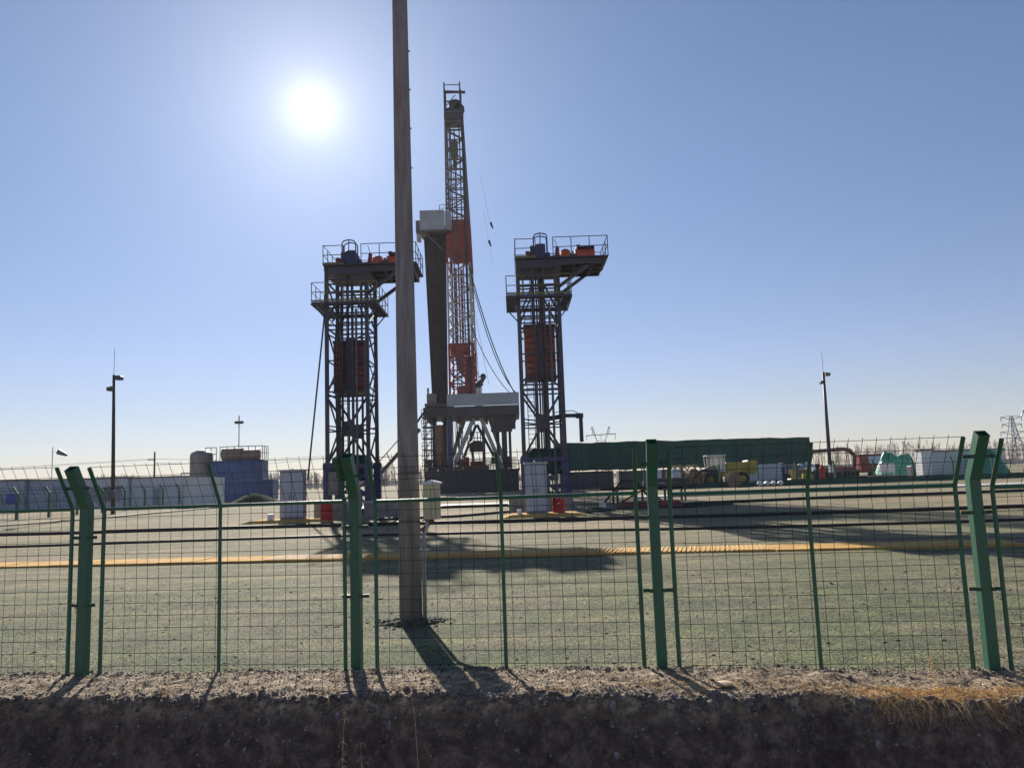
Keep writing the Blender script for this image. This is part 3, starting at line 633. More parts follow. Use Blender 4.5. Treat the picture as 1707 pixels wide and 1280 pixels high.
    # A-frame legs
    for (xa, za, xb, zb, y) in ((-5.6, 10.4, -8.3, 4.2, .6), (-4.6, 10.4, -1.7, 3.1, .6), (-7.2, 10.4, -9.4, 4.2, 4.5), (-3.4, 10.4, -1.2, 3.1, 4.0)):
        b = MB(); b.beam((X(xa), y, za), (X(xb), y, zb), .55, .5); b.build('inclined_leg', M('leg_beige', (.42, .41, .36), (.30, .29, .26), .5, .6), o)
    for (xa, za, xb, zb, y) in ((-5.4, 9.8, -3.0, 5.0, 6), (-5.6, 9.9, -7.6, 5.0, 7.5), (-6.6, 10, -6.2, 3.3, 9)):
        b = MB(); b.beam((X(xa), y, za), (X(xb), y, zb), .4); b.build('inclined_leg', mast_dark, o)
    for x, y, wd, zb in ((-9.0, .5, .75, 10.6), (-1.35, .8, .75, 8.8), (-2.3, 3, .45, 8.9), (-9.9, 3, .5, 10.6), (-11.3, 2, .6, 10.7), (-.6, 8.5, .4, 10.6), (-4.6, 8.8, .45, 10.6)):
        b = MB(); b.beam((X(x), y, 3.1), (X(x), y, zb), wd); b.build('column', mast_dark if x > -8.8 else steel_blue, o)
    b = MB(); b.tube([(X(-10.55), 1.4, 4.0), (X(-10.55), 1.4, 9.6)], .62, 12); b.build('mud_gas_separator', M('separator_tan', (.28, .15, .07), (.2, .1, .05), .5, .6), o)
    b = MB(); b.box(X(-2.8), X(.3), .3, 3.5, 8.8, 10.6); b.add([(X(-2.9), .2, 8.8), (X(.4), .2, 9.6), (X(.4), .2, 10.6), (X(-2.9), .2, 10.6)], [(0,1,2,3)]); b.bbox(X(-3.2), X(-.2), .2, 3, 8.4, 8.9, .2); b.build('bop_hoist', mast_dark, o)
    # stair tower and pipework on the left
    b = MB()
    for x in (-12.6, -11.6):
        for y in (.2, 2.4): b.beam((X(x), y, 0), (X(x), y, 11.5), .16)
    for z in (3.2, 4.6, 6.0, 7.6, 9.2, 10.6):
        b.box(X(-12.9), X(-11.4), 0, 2.6, z, z+.16); b.beam((X(-12.7), .1, z), (X(-11.5), .1, z+1.4), .1); rails(b, [(X(-12.9), 0, z+.16), (X(-11.4), 0, z+.16)], 1.0, .04, .8)
    b.beam((X(-13.6), .2, 10.0), (X(-12.4), .2, 11.6), .5, .25); b.build('stair_tower', mast_dark, o)
    # pipes and valves under the floor
    b = MB(); rr = random.Random(4)
    for k in range(14): x = rr.uniform(-9.4, -7.4); b.tube([(X(x), rr.uniform(0, 5), 3.2), (X(x)+rr.uniform(-.2, .2), rr.uniform(0, 5), rr.uniform(7, 10.6))], rr.uniform(.04, .12), 5)
    for k in range(26): x = rr.uniform(-12.4, .2); z = rr.uniform(3.1, 4.3); b.bbox(X(x)-.3, X(x)+.3, rr.uniform(-.3, 3), rr.uniform(3.1, 4), z-.3, z+rr.uniform(.1, .6))
    for k in range(8): b.tube([(X(-12.5), .1+k*.3, 3.3+.2*k), (X(.3), .3+k*.3, 3.3+.2*k)], .06, 5)
    b.build('pipework', mast_dark, o)
    b = MB(); b.bbox(X(-7.2), X(-6.4), 0, 1, 3.1, 4.9); b.bbox(X(-6.2), X(-4.2), .2, 2, 3.1, 4.3); b.build('blowout_preventer', rust_red, o)
    b = MB(); b.bbox(X(-6.6), X(-4.6), 5, 7, 5.8, 7.4, .3); rails(b, [(X(-6.8), 5, 7), (X(-4.4), 5, 7)], 1.6, .06, .5); b.build('drawworks', mast_dark, o)
    b = MB(); b.box(X(-12.5), X(.5), -.5, 10, 0, 2.9); 
    for k in range(9): x = -12.3+k*1.55; b.box(X(x), X(x)+.16, -.62, -.5, 0, 2.9)
    b.box(X(-12.7), X(.7), -.7, 10.1, 2.9, 3.1); b.build('base_boxes', M('base_dark', (.03, .035, .045), (.045, .04, .045), .4, .6), o)
    b = MB(); rails(b, [(X(-12.6), -.6, 3.1), (X(.6), -.6, 3.1)], 1.15, .045, 1.3); b.build('base_railing', mast_dark, o)
    # ropes of the mast
    ro = MB()
    def rope(p, q, r, sag=0):
        p = Vector(p); q = Vector(q); pts = [p.lerp(q, k/10)-Vector((0, 0, sag*4*(k/10)*(1-k/10))) for k in range(11)]; pts = [Vector((X(x.x), x.y-RY, x.z)) for x in pts]; ro.tube(pts, r, 4, caps=False)
    rope(at(767, 178, 109), at(800, 660, 108), .035); rope(at(781, 440, 109), at(858, 655, 107.6), .075, 2.0); rope(at(781, 448, 109.5), at(862, 657, 107.6), .06, 3.0)
    rope(at(784, 540, 109), at(851, 656, 107.6), .05, 1.2); rope(at(786, 590, 109), at(800, 630, 108), .04, .3); rope(at(790, 510, 109), at(815, 640, 108), .02, .2)
    ro.build('rope', hose_black, o)
    return o
rig()
# racked pipe stands, each leaning a little inward from the racking board to the drill floor
g0 = None
for k in range(20):
    t = k/19; xt = -12.0+3.0*t; xb = -11.3+2.0*t; row = k % 2
    mb = MB(); mb.tube([(xb, 0, 12.62), ((xb+xt)/2, .0, 25.2), (xt, .0, 38.8 if k > 1 else 37.0)], .115, 6)
    o = mb.build('drill_pipe_stand', pipe_brown, None, (0, RY+.75+row*.28, 0))
    tag(o, 'dark drill pipe stand racked in the dense row beside the red and white mast', 'drill pipe', 'drill pipe stands racked in the rig')
# the round-headed machine above the wind wall
o = thing('hoisting_machine', 'dark round headed machine on a pale stand at the right foot of the rig mast', 'machine', (-4.7, 109.4, 12.02))
b = MB(); b.lathe((-.1, 0, 0), [(.55, 0), (.55, 1.3), (.45, 2.6)], 10); b.bbox(-.5, .4, -.4, .4, 2.5, 2.75, .05); b.build('stand', white_paint, o)
b = MB(); b.tube([(-.45, 0, 2.9), (.35, 0, 3.5)], .55, 12, .45); b.tube([(-.9, 0, 2.8), (-.2, 0, 3.0)], .35, 10); b.build('housing', mast_dark, o, smooth=True)
b = MB(); b.tube([(.3, 0, 3.5), (.6, 0, 4.1)], .3, 10); b.tube([(.6, -.45, 4.3), (.6, .45, 4.3)], .42, 14); b.build('sheave_head', mast_dark, o)
# rope weights hanging on a light line
for (px, py, lab) in ((818, 376, 'upper small dark weight hanging on a thin line right of the mast'), (815, 406, 'lower small dark weight hanging on a thin line right of the mast')):
    q = at(px, py, 110); b = MB(); b.tube([(0, 0, .45), (.15, 0, 0), (.3, 0, -.45)], .17, 6, .1); b.rock((.1, 0, .1), .22, (1, .6, .8), .2)
    tag(b.build('rope_weight', hose_black, None, q), lab, 'rope weight')
b = MB(); a = at(800, 290, 110); c = at(818, 376, 110); d = at(832, 440, 110); b.tube([a, c], .014, 3); b.tube([at(806, 350, 110), at(815, 406, 110), at(822, 440, 110)], .014, 3); tag(b.build('thin_line', hose_black), 'pair of hair thin lines carrying the small weights right of the mast', 'rope')
# ------------------------------------------------------------------ cabinets, barrels, plinths
def cabinet(px, py, D, w_, h, lab, plab, x0, x1):
    q = at(px, py, D); z = .15
    pl = MB(); pl.add([(x0-.5, -.9, 0), (x1+.5, -.9, 0), (x1+.5, 1.4, 0), (x0-.5, 1.4, 0), (x0, -.6, z), (x1, -.6, z), (x1, 1.2, z), (x0, 1.2, z)], [(0,1,5,4),(1,2,6,5),(2,3,7,6),(3,0,4,7),(4,5,6,7)])
    tag(pl.build('plinth', yellow_paint, None, (q.x, q.y, 0)), plab, 'plinth')
    o = thing('electric_cabinet', lab, 'cabinet', (q.x, q.y, z), 0)
    b = MB(); b.bbox(-w_/2, w_/2, 0, .62, .08, h, .012); b.box(-w_/2+.02, w_/2-.02, .02, .6, 0, .078); b.build('housing', M('cabinet_frame', (.20, .21, .24), (.17, .18, .21), 1.5, .5), o)
    b = MB(); b.bbox(-w_/2-.06, w_/2+.06, -.07, .70, h+.003, h+.09, .02); b.tube([(-.05, .3, h+.09), (-.05, .3, h+.16)], .05, 8); b.build('roof', white_paint, o)
    for s in (-1, 1):
        x = s*w_/4; b = MB(); b.box(x-w_/4+.022, x+w_/4-.022, -.018, -.003, .13, h-.07); d = b.build('door', cab_grey, o)
        b = MB(); b.box(x-s*(w_/4-.1)-.015, x-s*(w_/4-.1)+.015, -.05, -.02, h*.42, h*.5); b.build('handle', steel_dark, d)
    return q
c1 = cabinet(486, 866, 40, 1.22, 2.45, 'tall grey two door electric cabinet in front of the blue containers', 'yellow concrete plinth under the left grey cabinet', -1.9, 1.75)
c2 = cabinet(896, 862, 37, 1.05, 2.35, 'tall grey two door electric cabinet in front of the right pumping unit', 'yellow concrete plinth under the right grey cabinet', -1.2, 1.9)
b = MB(); b.bbox(-.14, .14, 0, .25, 0, .3); tag(b.build('junction_box', white_paint, None, (c1.x-1.05, c1.y-.2, .15)), 'small white box on the yellow plinth left of the left grey cabinet', 'box')
b = MB(); b.bbox(-.11, .11, 0, .2, 0, .22); tag(b.build('junction_box', white_paint, None, (c2.x-.85, c2.y-.2, .15)), 'small white box on the yellow plinth left of the right grey cabinet', 'box')
def barrel(x, y, z, lab, marks):
    o = thing('barrel', lab, 'barrel', (x, y, z), 0, 'red barrels beside the grey cabinets'); r = .29
    b = MB(); b.lathe((0, 0, 0), [(r, 0), (r+.012, .01), (r, .03), (r, .28), (r+.015, .30), (r, .32), (r, .56), (r+.015, .58), (r, .60), (r, .84), (r+.012, .87), (r-.02, .88), (r-.02, .865)], 24); b.build('drum', barrel_red, o, smooth=True)
    b = MB(); b.lathe((0, 0, 0), [(r-.022, .866), (r-.03, .872)], 20); b.tube([(.12, .1, .87), (.12, .1, .89)], .035, 8); b.build('lid', M('lid_pink', (.6, .28, .28), (.5, .2, .2), 3, .4), o)
    if marks:
        b = MB()
        for k in range(3):
            x0 = -.15+k*.11; b.box(x0, x0+.07, -r-.012, -r+.03, .74, .76); b.box(x0, x0+.07, -r-.012, -r+.03, .68, .70); b.box(x0+.028, x0+.042, -r-.014, -r+.03, .66, .78)
        b.box(-.03, .03, -r-.012, -r+.02, .42, .48); b.box(-.06, .06, -r-.013, -r+.02, .43, .445); b.build('stencilled_marks', white_paint, o)
q = at(544, 868, 39.5); barrel(q.x, q.y, .02, 'plain red barrel right of the left grey cabinet', False)
q = at(932, 858, 37.6); barrel(c2.x+1.05, c2.y+.35, .15, 'red barrel with pale stencilled characters right of the right grey cabinet', True)
def wall_piece(x0, x1, y0, y1, h, lab, mat=concrete):
    o = thing('cellar_wall', lab, 'wall', ((x0+x1)/2, y0, 0), 0, 'low concrete walls round the pumping units'); w2 = (x1-x0)/2
    b = MB(); b.box(-w2, w2, 0, y1-y0, 0, h); b.build('wall_body', mat, o); b = MB(); b.box(-w2-.04, w2+.04, -.04, y1-y0+.04, h+.002, h+.08); b.build('coping', concrete_white, o)
wall_piece(-10.8, -8.7, 41.5, 41.9, .85, 'low grey concrete wall with white coping behind the left red barrel')
wall_piece(-8.2, -6.2, 41.8, 42.2, .8, 'low grey concrete wall with white coping just left of the concrete pole')
wall_piece(-.35, 3.0, 41, 41.35, .78, 'low grey concrete wall with white coping behind the right grey cabinet')
# ------------------------------------------------------------------ yellow cable trough, hoses, slabs across the yard
def trough():
    o = thing('cable_trough', 'long yellow ribbed cable trough lying across the gravel yard', 'cable trough', (0, 0, 0))
    pts = [(-20, 21.6), (-12.1, 20.9), (-6.2, 20.2), (0.6, 19.35), (6.0, 18.55), (11.3, 17.95)]
    for i in range(5):
        (xa, ya), (xb, yb) = pts[i], pts[i+1]; n = 6; 
        b = MB()
        for k in range(n):
            a = Vector((xa+(xb-xa)*k/n, ya+(yb-ya)*k/n, 0)); c = Vector((xa+(xb-xa)*(k+1)/n, ya+(yb-ya)*(k+1)/n, 0)); d = (c-a).normalized(); c = c-d*.02; nn_ = Vector((-d.y, d.x, 0))
            z = .05+.005*math.sin(k*2.3+i); zg = -.03
            vs = [a-nn_*.6, c-nn_*.6, c+nn_*.6, a+nn_*.6]; b.add([(v.x, v.y, zg) for v in vs]+[(v.x, v.y, z) for v in vs], [(4,5,6,7),(0,1,5,4),(1,2,6,5),(2,3,7,6),(3,0,4,7)])
        b.build('cover', yellow_paint, o)
        if i in (2, 3):
            b = MB(); a = Vector((xa, ya, 0)); c = Vector((xb, yb, 0)); ln = (c-a).length; d = (c-a)/ln; nn_ = Vector((-d.y, d.x, 0)); k = 0
            while k*.11 < ln:
                p = a+d*k*.11; b.beam((p.x-nn_.x*.55-d.x*.1, p.y-nn_.y*.55, .060), (p.x+nn_.x*.55, p.y+nn_.y*.55, .060), .03, .012); k += 1
            b.build('ribs', M('rib_pale', (.66, .41, .13), (.55, .33, .10), 2, .7), o)
trough()
def ground_line(name, pts, r, mat, lab, cat, n=8, wob=.12, rect=None):
    mb = MB(); P = []; rr = random.Random(len(pts)+int(r*1000))
    pts = [Vector((x, y, 0)) for x, y in pts]
    for i in range(len(pts)-1):
        for k in range(12):
            q = pts[i].lerp(pts[i+1], k/12); j = noise.noise(q*.13)*wob; P.append(Vector((q.x, q.y+j*3, gz(q.x, q.y)+(.02 if rect else r*.85))))
    P.append(Vector((pts[-1].x, pts[-1].y, .02 if rect else r*.85))); mb.tube(P, r, n, rect=rect); tag(mb.build(name, mat, smooth=not rect), lab, cat)
ground_line('pipeline', [(-38, 37.5), (-19.3, 35.6), (-9, 34.4), (-1.5, 33.2), (8, 32), (15, 31), (30, 30)], .075, pipe_brown, 'thicker dark pipeline across the whole yard, farther of the two', 'pipeline')
ground_line('pipeline', [(-30, 29), (-15.3, 28.4), (-6, 27.7), (-1.3, 26.9), (5, 25.6), (11.6, 24.8), (24, 24)], .045, pipe_brown, 'thinner dark pipeline across the whole yard, nearer of the two', 'pipeline')
ground_line('hose', [(4, 41), (12, 44.5), (22, 46), (40, 46)], .09, hose_black, 'black hose on the right of the yard behind the pipelines', 'hose')
ground_line('hose', [(-7, 38.5), (-3, 39.5), (1, 43), (3, 45.5)], .07, hose_black, 'black hose curving between the two cabinets', 'hose', wob=.3)
ground_line('hose', [(3.5, 38.5), (5, 40.5), (7.5, 42), (9, 41), (12, 43)], .06, hose_black, 'black hose snaking right of the right barrel', 'hose', wob=.3)
ground_line('pipeline', [(-5, 52), (-2, 51.5), (3, 51), (-.5, 50.5)], .1, pipe_brown, 'brown pipes between the concrete pole and the right cabinet', 'pipeline')
def slab(name, x0, x1, y0, y1, z, mat, lab):
    b = MB(); b.bbox(x0, x1, y0, y1, -.05, z, .02); tag(b.build(name, mat), lab, None, None, 'structure')
slab('concrete_path', 9, 60, 58, 61.5, .10, concrete_white, 'pale concrete path across the right of the yard')
slab('concrete_pad', -6, 1.5, 52.5, 57, .12, concrete_white, 'pale concrete pad between the pumping units')
ground_line('kerb', [(-34.5, 44.5), (-31, 48.5), (-29, 56), (-28.5, 66), (-27.5, 78)], .13, M('kerb_yellow', (.55, .46, .28), (.42, .36, .24), 1, .85), 'pale yellowish kerb curving away at the left of the yard', 'kerb', 4, .05, (.55, .16))
# debris by the right pumping unit
o = thing('pipe_rack', 'low steel pipe rack with hoses right of the right pumping unit', 'pipe rack', (6.0, 46, 0))
for x in (0, 1.8, 3.2): b = MB(); b.beam((x, 0, 0), (x, 0, .83), .12); b.beam((x, 2, 0), (x, 2, .83), .12); b.beam((x, -.1, .9), (x, 2.1, .9), .14); b.build('trestle', steel_dark, o)

for k in range(5):
    b = MB(); b.tube([(-.8, .2+k*.4, 1.0), (3.9, .2+k*.4, 1.0)], .09, 8); b.build('pipe', pipe_brown, o)
b = MB(); b.tube([(-.8, .0, .2), (.3, -.3, 1.5), (1.1, -.2, 1.4), (2.0, -.4, .2)], .07, 6); b.build('hose', hose_black, o)
for (x, y, s, lab, mat) in ((4.6, 41.4, .35, 'small white canister beside the hoses right of the red barrel', white_paint), (9.2, 50, .5, 'white box on the pipe rack, left of two', white_paint), (10.4, 50, .5, 'pale box on the pipe rack, right of two', cabin_white)):
    b = MB(); b.bbox(-s/2, s/2, 0, s, 0, s*1.1, .04); b.tube([(0, s/2, s*1.1), (0, s/2, s*1.3)], s*.2, 8); tag(b.build('canister', mat, None, (x, y, 0 if x < 5 else 1.5)), lab, 'canister')
b = MB()
b.beam((8.6, 50.0, 1.35), (11.0, 50.3, 1.35), 1.2, .2)
for x in (8.8, 10.8): 
    for y in (49.6, 50.8): b.beam((x, y, 0), (x, y, 1.25), .1)
tag(b.build('steel_bench', steel_dark), 'dark steel bench carrying two pale boxes in the yard', 'bench')
b = MB(); b.bbox(0, 3.4, 0, .9, 0, .35, .1); b.tube([(.1, .4, .3), (1.6, .4, 1.1), (2.4, .4, .3)], .06, 6); tag(b.build('tool_skid', rust_red, None, (5.6, 42.2, 0)), 'low dark red tool skid beside the hoses', 'skid')
# pipe ramp left of the concrete pole
o = thing('pipe_ramp', 'inclined pipe ramp with handrail left of the concrete pole', 'ramp', at(632, 800, 95)); a = at(632, 792, 95)-o.location; c = at(700, 715, 95)-o.location
b = MB(); b.beam(a, c, .9, .35); b.build('ramp_deck', mast_dark, o); b = MB()
for k in range(4): q = a.lerp(c, k/3.5); b.tube([q, q+Vector((-.5, 0, 1.1))], .06, 4)
b.tube([a+Vector((-.5, 0, 1.1)), c+Vector((-.5, 0, 1.1))], .06, 4); b.build('handrail', mast_dark, o)
# ------------------------------------------------------------------ masts and poles
def camera_mast(px, py, D, top_py, tx, lab):
    base = at(px, py, D); base.z = 0; top = at(tx, top_py, D); h = top.z
    o = thing('camera_mast', lab, 'camera mast', base, 0, 'camera masts of the yard'); lean = top.x-base.x
    b = MB(); b.tube([(0, 0, 0), (lean*.97, 0, h*.97)], .17*D/64, 10, .11*D/64); b.build('mast_pole', hose_black if D < 70 else steel_dark, o, smooth=True)
    b = MB(); b.tube([(lean, 0, h*.96), (lean, 0, h+1.9)], .02, 4); b.build('lightning_rod', steel_dark, o)
    for sx, z, s in ((.45, .6, .26), (-.28, 1.5, .2)):
        b = MB(); b.beam((lean, 0, h-z+.15), (lean+sx*1.1, 0, h-z+.15), .08); b.bbox(lean+sx-.25*s/.26, lean+sx+.25*s/.26, -.3, .3, h-z-.2, h-z+.12, .05); b.build('camera_head', steel_dark, o)
    b = MB(); b.bbox(lean*.1-.25, lean*.1+.25, -.4, -.15, 1.2, 2.0); b.build('control_box', white_paint if D > 70 else steel_grey, o)
camera_mast(188, 857, 64, 618, 190, 'black camera mast standing at the left, above the pale cabins')
camera_mast(1386, 806, 86, 615, 1372, 'grey leaning camera mast standing at the right, beside the red truck')
a = at(398, 770, 112); a.z = 0; tp = at(396, 703, 112)
o = thing('flood_light_mast', 'thin mast with a lamp crosspiece behind the blue containers', 'light mast', a)
b = MB(); b.tube([(0, 0, 0), (0, 0, tp.z)], .10, 6, .06); b.build('mast_pole', steel_dark, o)
b = MB(); b.bbox(-.6, .6, -.2, .2, tp.z-.3, tp.z+.1); b.tube([(0, 0, tp.z-.8), (0, 0, tp.z+.9)], .08, 6); b.build('lamp_head', steel_dark, o)
a = at(88, 745, 92); o = thing('windsock', 'small windsock on a thin white pole at the far left', 'windsock', (a.x, 92, 0))
b = MB(); b.tube([(0, 0, 0), (0, 0, a.z)], .05, 5); b.build('pole', white_paint, o)
b = MB(); q = at(97, 753, 92)-Vector(o.location); q2 = at(111, 758.5, 92)-Vector(o.location); b.tube([(0, 0, q.z+.05), q], .015, 3); b.tube([q, q2], .33, 10, .16, caps=False); b.build('sock', tank_grey, o)
a = at(258, 753, 150); o = thing('wooden_pole', 'distant wooden utility pole carrying wires at the left', 'utility pole', (a.x, 150, 0))
b = MB(); b.tube([(0, 0, 0), (0, 0, a.z)], .22, 6, .16); b.box(-1.3, .2, -.1, .1, a.z-1.6, a.z-1.4); b.build('shaft', M('wood_dark', (.05, .04, .035), (.03, .025, .02), 2, .9), o)
b = MB()
for dz, x1 in ((-1.3, -120), (-1.5, -120)): b.tube([(0, 0, a.z+dz), (-40, 6, a.z+dz-.8), (-100, 15, a.z+dz)], .03, 3)
b.tube([(0, 0, a.z-1.4), (12, 20, a.z-1.6), (30, 50, a.z)], .035, 3); b.tube([(0, 0, a.z-2.2), (12, 20, a.z-2.6), (30, 50, a.z-.6)], .035, 3); b.build('wires', steel_grey, o)
# ------------------------------------------------------------------ left background: tanks, containers, cabins
def container(x0, x1, y, dep, z0, z1, name, lab, mat, ribs=True):
    o = thing(name, lab, 'container', ((x0+x1)/2, y, z0)); w2 = (x1-x0)/2; h = z1-z0
    b = MB(); n = int((x1-x0)/.30); vs = []
    for k in range(n*2+1):
        x = -w2+.1+(2*w2-.2)*k/(n*2); yy = .03 if (k//2) % 2 else .10; vs += [(x, yy, .15), (x, yy, h-.12)]
    b.add(vs, [(2*k, 2*k+2, 2*k+3, 2*k+1) for k in range(n*2)]); b.box(-w2+.05, w2-.05, .12, dep, .05, h-.05); b.build('walls', mat, o)
    b = MB()
    for x in (-w2, w2-.12): b.box(x, x+.12, -.02, .12, 0, h)
    b.box(-w2+.121, w2-.121, -.018, .118, 0, .15); b.box(-w2+.121, w2-.121, -.018, .118, h-.14, h); b.build('frame', mat, o)
    return o
container(-32.86-8.3, -32.86, 105, 2.6, 0, 2.75, 'container', 'lower dark blue container in the stack at the left', cont_blue)
container(-41.4, -34.35, 105.2, 2.6, 2.76, 5.5, 'container', 'upper dark blue container, on top of another, under the tan tanks', cont_blue)
o = thing('deck_railing', 'grey guard railing on top of the upper blue container', 'railing', (-37.9, 105.3, 5.52)); b = MB()
rails(b, [(-4.3, 0, 0), (-2.8, 0, 0)], 1.8, .05, .8); rails(b, [(-2.3, 0, 0), (3.5, 0, 0), (3.5, 2.4, 0)], 1.85, .05, .95); b.build('bars', steel_grey, o)
def horiz_tank(x0, x1, y, z0, r, lab):
    o = thing('storage_tank', lab, 'tank', ((x0+x1)/2, y, z0), 0, 'rounded tan tanks on the blue container'); w2 = (x1-x0)/2
    b = MB(); b.tube([(-w2, 0, r), (-w2+.1, 0, r), (w2-.1, 0, r), (w2, 0, r)], r, 20); b.build('shell', tank_tan, o, smooth=True)
    b = MB(); b.box(-w2+.2, w2-.2, -r*.8, r*.8, 0, .25); b.build('cradle', steel_dark, o)
horiz_tank(-40.3, -37.5, 106.6, 5.52, .85, 'left tan rounded tank on the upper blue container')
horiz_tank(-37.4, -35.2, 106.6, 5.52, .72, 'right tan rounded tank on the upper blue container')
a = (-43.0, 105)
o = thing('upright_tank', 'grey upright round tank with domed top left of the blue containers', 'tank', (a[0], a[1]+1, 0)); b = MB(); b.lathe((0, 0, 0), [(1.5, 0), (1.5, 6.3), (1.35, 6.7), (.8, 7.0), (.1, 7.12)], 26); b.build('shell', tank_grey, o, smooth=False)
b = MB(); b.tube([(-1.5, -.4, 4.0), (-2.6, -.4, 4.0), (-2.6, -.4, 3.2)], .08, 6); b.tube([(1.52, -.3, .2), (1.52, -.3, 6.5)], .06, 6); b.build('pipe', steel_grey, o)
container(-33.7, -30.55, 79, 2.5, .1, 3.0, 'white_container', 'white box container in front of the grey upright tank', cabin_white)
b = MB(); b.lathe((0, 0, 0), [(2.45, 0), (2.2, .12), (1.5, .55), (.8, .95), (.25, 1.15), (.05, 1.17)], 26)
b.v = [(x*1.35+.18*noise.noise(Vector((x, y, z))), y, z+.08*noise.noise(Vector((x*2, y*2, z)))) for x, y, z in b.v]
tag(b.build('gravel_heap', mound_green, None, (-26.2, 78, 0), smooth=True), 'low green netted heap in front of the blue containers', 'heap')
cols = [(cabin_blue, 'bluish site cabin at the left edge with a small blue sign'), (cabin_blue, 'pale bluish site cabin, second from the left edge'), (cabin_white, 'grey white site cabin right behind the left camera mast'), (cabin_white, 'grey white site cabin next to the white box container')]
def site_cabin(x0, x1, y, h, mat, lab, louvre=False, sign=False, grp='pale site cabins round the yard', dep=3):
    o = thing('site_cabin', lab, 'cabin', ((x0+x1)/2, y, 0), 0, grp); w2 = (x1-x0)/2
    b = MB(); n = int(2*w2/.5); b.box(-w2, w2, .05, dep, 0, h)
    for k in range(n): x = -w2+(k+.3)*2*w2/n; b.box(x, x+.2, .01, .05, .1, h-.1)
    b.build('wall', mat, o)
    b = MB(); b.box(-w2-.1, w2+.1, -.1, dep+.1, h+.002, h+.14); b.build('roof', steel_grey, o)
    if w2 > 1: b = MB(); b.box(-.4, .5, -.02, .008, .1, 2.1); b.build('door', M('door_grey', (.3, .32, .36), (.25, .27, .3), 1, .5), o)
    if louvre:
        b = MB()
        for k in range(9): b.add([(-w2+.2, -.06, .7+k*.2), (w2-.6, -.06, .7+k*.2), (w2-.6, -.22, .82+k*.2), (-w2+.2, -.22, .82+k*.2)], [(0,1,2,3)])
        b.build('louvres', shiny, o)
    if sign: b = MB(); b.box(.9, 2.5, -.08, -.04, .8, 2.0); b.build('sign_board', sign_blue, o)
for k in range(4): site_cabin(-64.4+k*6.15, -64.4+k*6.15+6.0, 92+.6*(k % 2), 3.5-.06*k, cols[k][0], cols[k][1], k == 2, k == 0)
# perimeter fence of the yard, seen along its length on the left and across at the right
def perimeter_fence(pts, lab, dark):
    o = thing('perimeter_fence', lab, 'fence', pts[0]); p0_ = Vector(pts[0])
    tot = (Vector(pts[1])-p0_); n = round(tot.length/4.0); d = tot.normalized(); nr = Vector((-d.y, d.x, 0))
    for k in range(n+1):
        q = d*4.0*k; b = MB(); b.tube([q, q+Vector((0, 0, 1.95)), q+nr*.35+Vector((0, 0, 2.45))], 0, rect=(.16, .16)); b.build('post', fence_green, o)
    b = MB()
    for z in (.15, .5, .85, 1.2, 1.55, 1.9): b.tube([(0, 0, z), d*4.0*n+Vector((0, 0, z))], .012, 3)
    b.tube([nr*.3+Vector((0, 0, 2.4)), nr*.3+d*4.0*n+Vector((0, 0, 2.4))], .012, 3)
    k = 0
    while k*.5 < 4*n: q = d*k*.5; b.tube([q+Vector((0, 0, .1)), q+Vector((0, 0, 1.9)), q+nr*.3+Vector((0, 0, 2.4))], .008, 3, caps=False); k += 1
    b.build('wire_mesh', wire_green, o)
    if dark:
        b = MB(); nn_ = 60; vs = []
        for k in range(nn_+1): q = d*(4.0*n*k/nn_); h_ = .55+.12*noise.noise(Vector((k*.7, 1, 0))); w_ = nr*(.06*noise.noise(Vector((k*.9, 4, 0)))-.12); vs += [(q.x+w_.x, q.y+w_.y, -.03), (q.x+w_.x*.7, q.y+w_.y*.7, h_)]
        b.add(vs, [(2*k, 2*k+2, 2*k+3, 2*k+1) for k in range(nn_)]); b.build('ground_netting', net_green, o)
perimeter_fence([(-37.3, 54, 0), (-37.3, 98, 0)], 'far green fence with bent posts along the left side of the yard', False)
perimeter_fence([(14, 84, 0), (62, 80, 0)], 'far green fence with bent posts in front of the loader and red truck', True)
# ------------------------------------------------------------------ right background: long green screen
o = thing('green_screen_shed', 'long shed wrapped in dark green netting along the right background', 'shed', (5.3, 100, 0)); LN = 33.0
b = MB(); n = 70; vs = []
for k in range(n+1):
    x = LN*k/n; w1 = .25*noise.noise(Vector((x*.6, 0, 0))); sag = .16*noise.noise(Vector((x*.35, 3, 0)))+.06*noise.noise(Vector((x*2, 1, 0))); drop = .25*noise.noise(Vector((x*.5, 9, 0)))
    ht = 6.05-.3*x/LN
    for z, yy in ((2.4+drop, .15*noise.noise(Vector((x, 5, 0)))), (3.6, w1), (4.8, w1*.6), (ht+sag, 0), (ht+sag-.05, 6.0)): vs.append((x, yy, z))
b.add(vs, [(5*k+j, 5*k+5+j, 5*k+6+j, 5*k+1+j) for k in range(n) for j in range(4)]); b.build('netting', net_green, o)
b = MB()
for k in range(12):
    for y in (.35, 5.8): b.beam((k*3, y, 0), (k*3, y, 5.5), .14)
for z in (2.5, 4.0, 5.6): b.beam((0, .4, z), (LN, .4, z-.05), .12)
b.build('frame', steel_dark, o)
for k, (x, w_, h, mt) in enumerate(((.5, 7, 2.3, 'steel_dark'), (8.2, 8, 2.2, 'steel_grey'), (25.4, 6.2, 2.5, 'cabin_blue'))):
    q = MB(); q.bbox(-w_/2, w_/2, 0, 2.6, 0, h, .05)
    for j in range(int(w_/.7)): q.box(-w_/2+.2+j*.7, -w_/2+.3+j*.7, -.06, -.005, .1, h-.1)
    tag(q.build('mud_tank', MATS[mt], None, (5.3+x+w_/2, 101, 0)), ('dark steel mud tank under the left end of the green netting', 'grey mud tank under the middle of the green netting', 'bluish grey cabin tank under the netting beside the yellow loader')[k], 'tank')
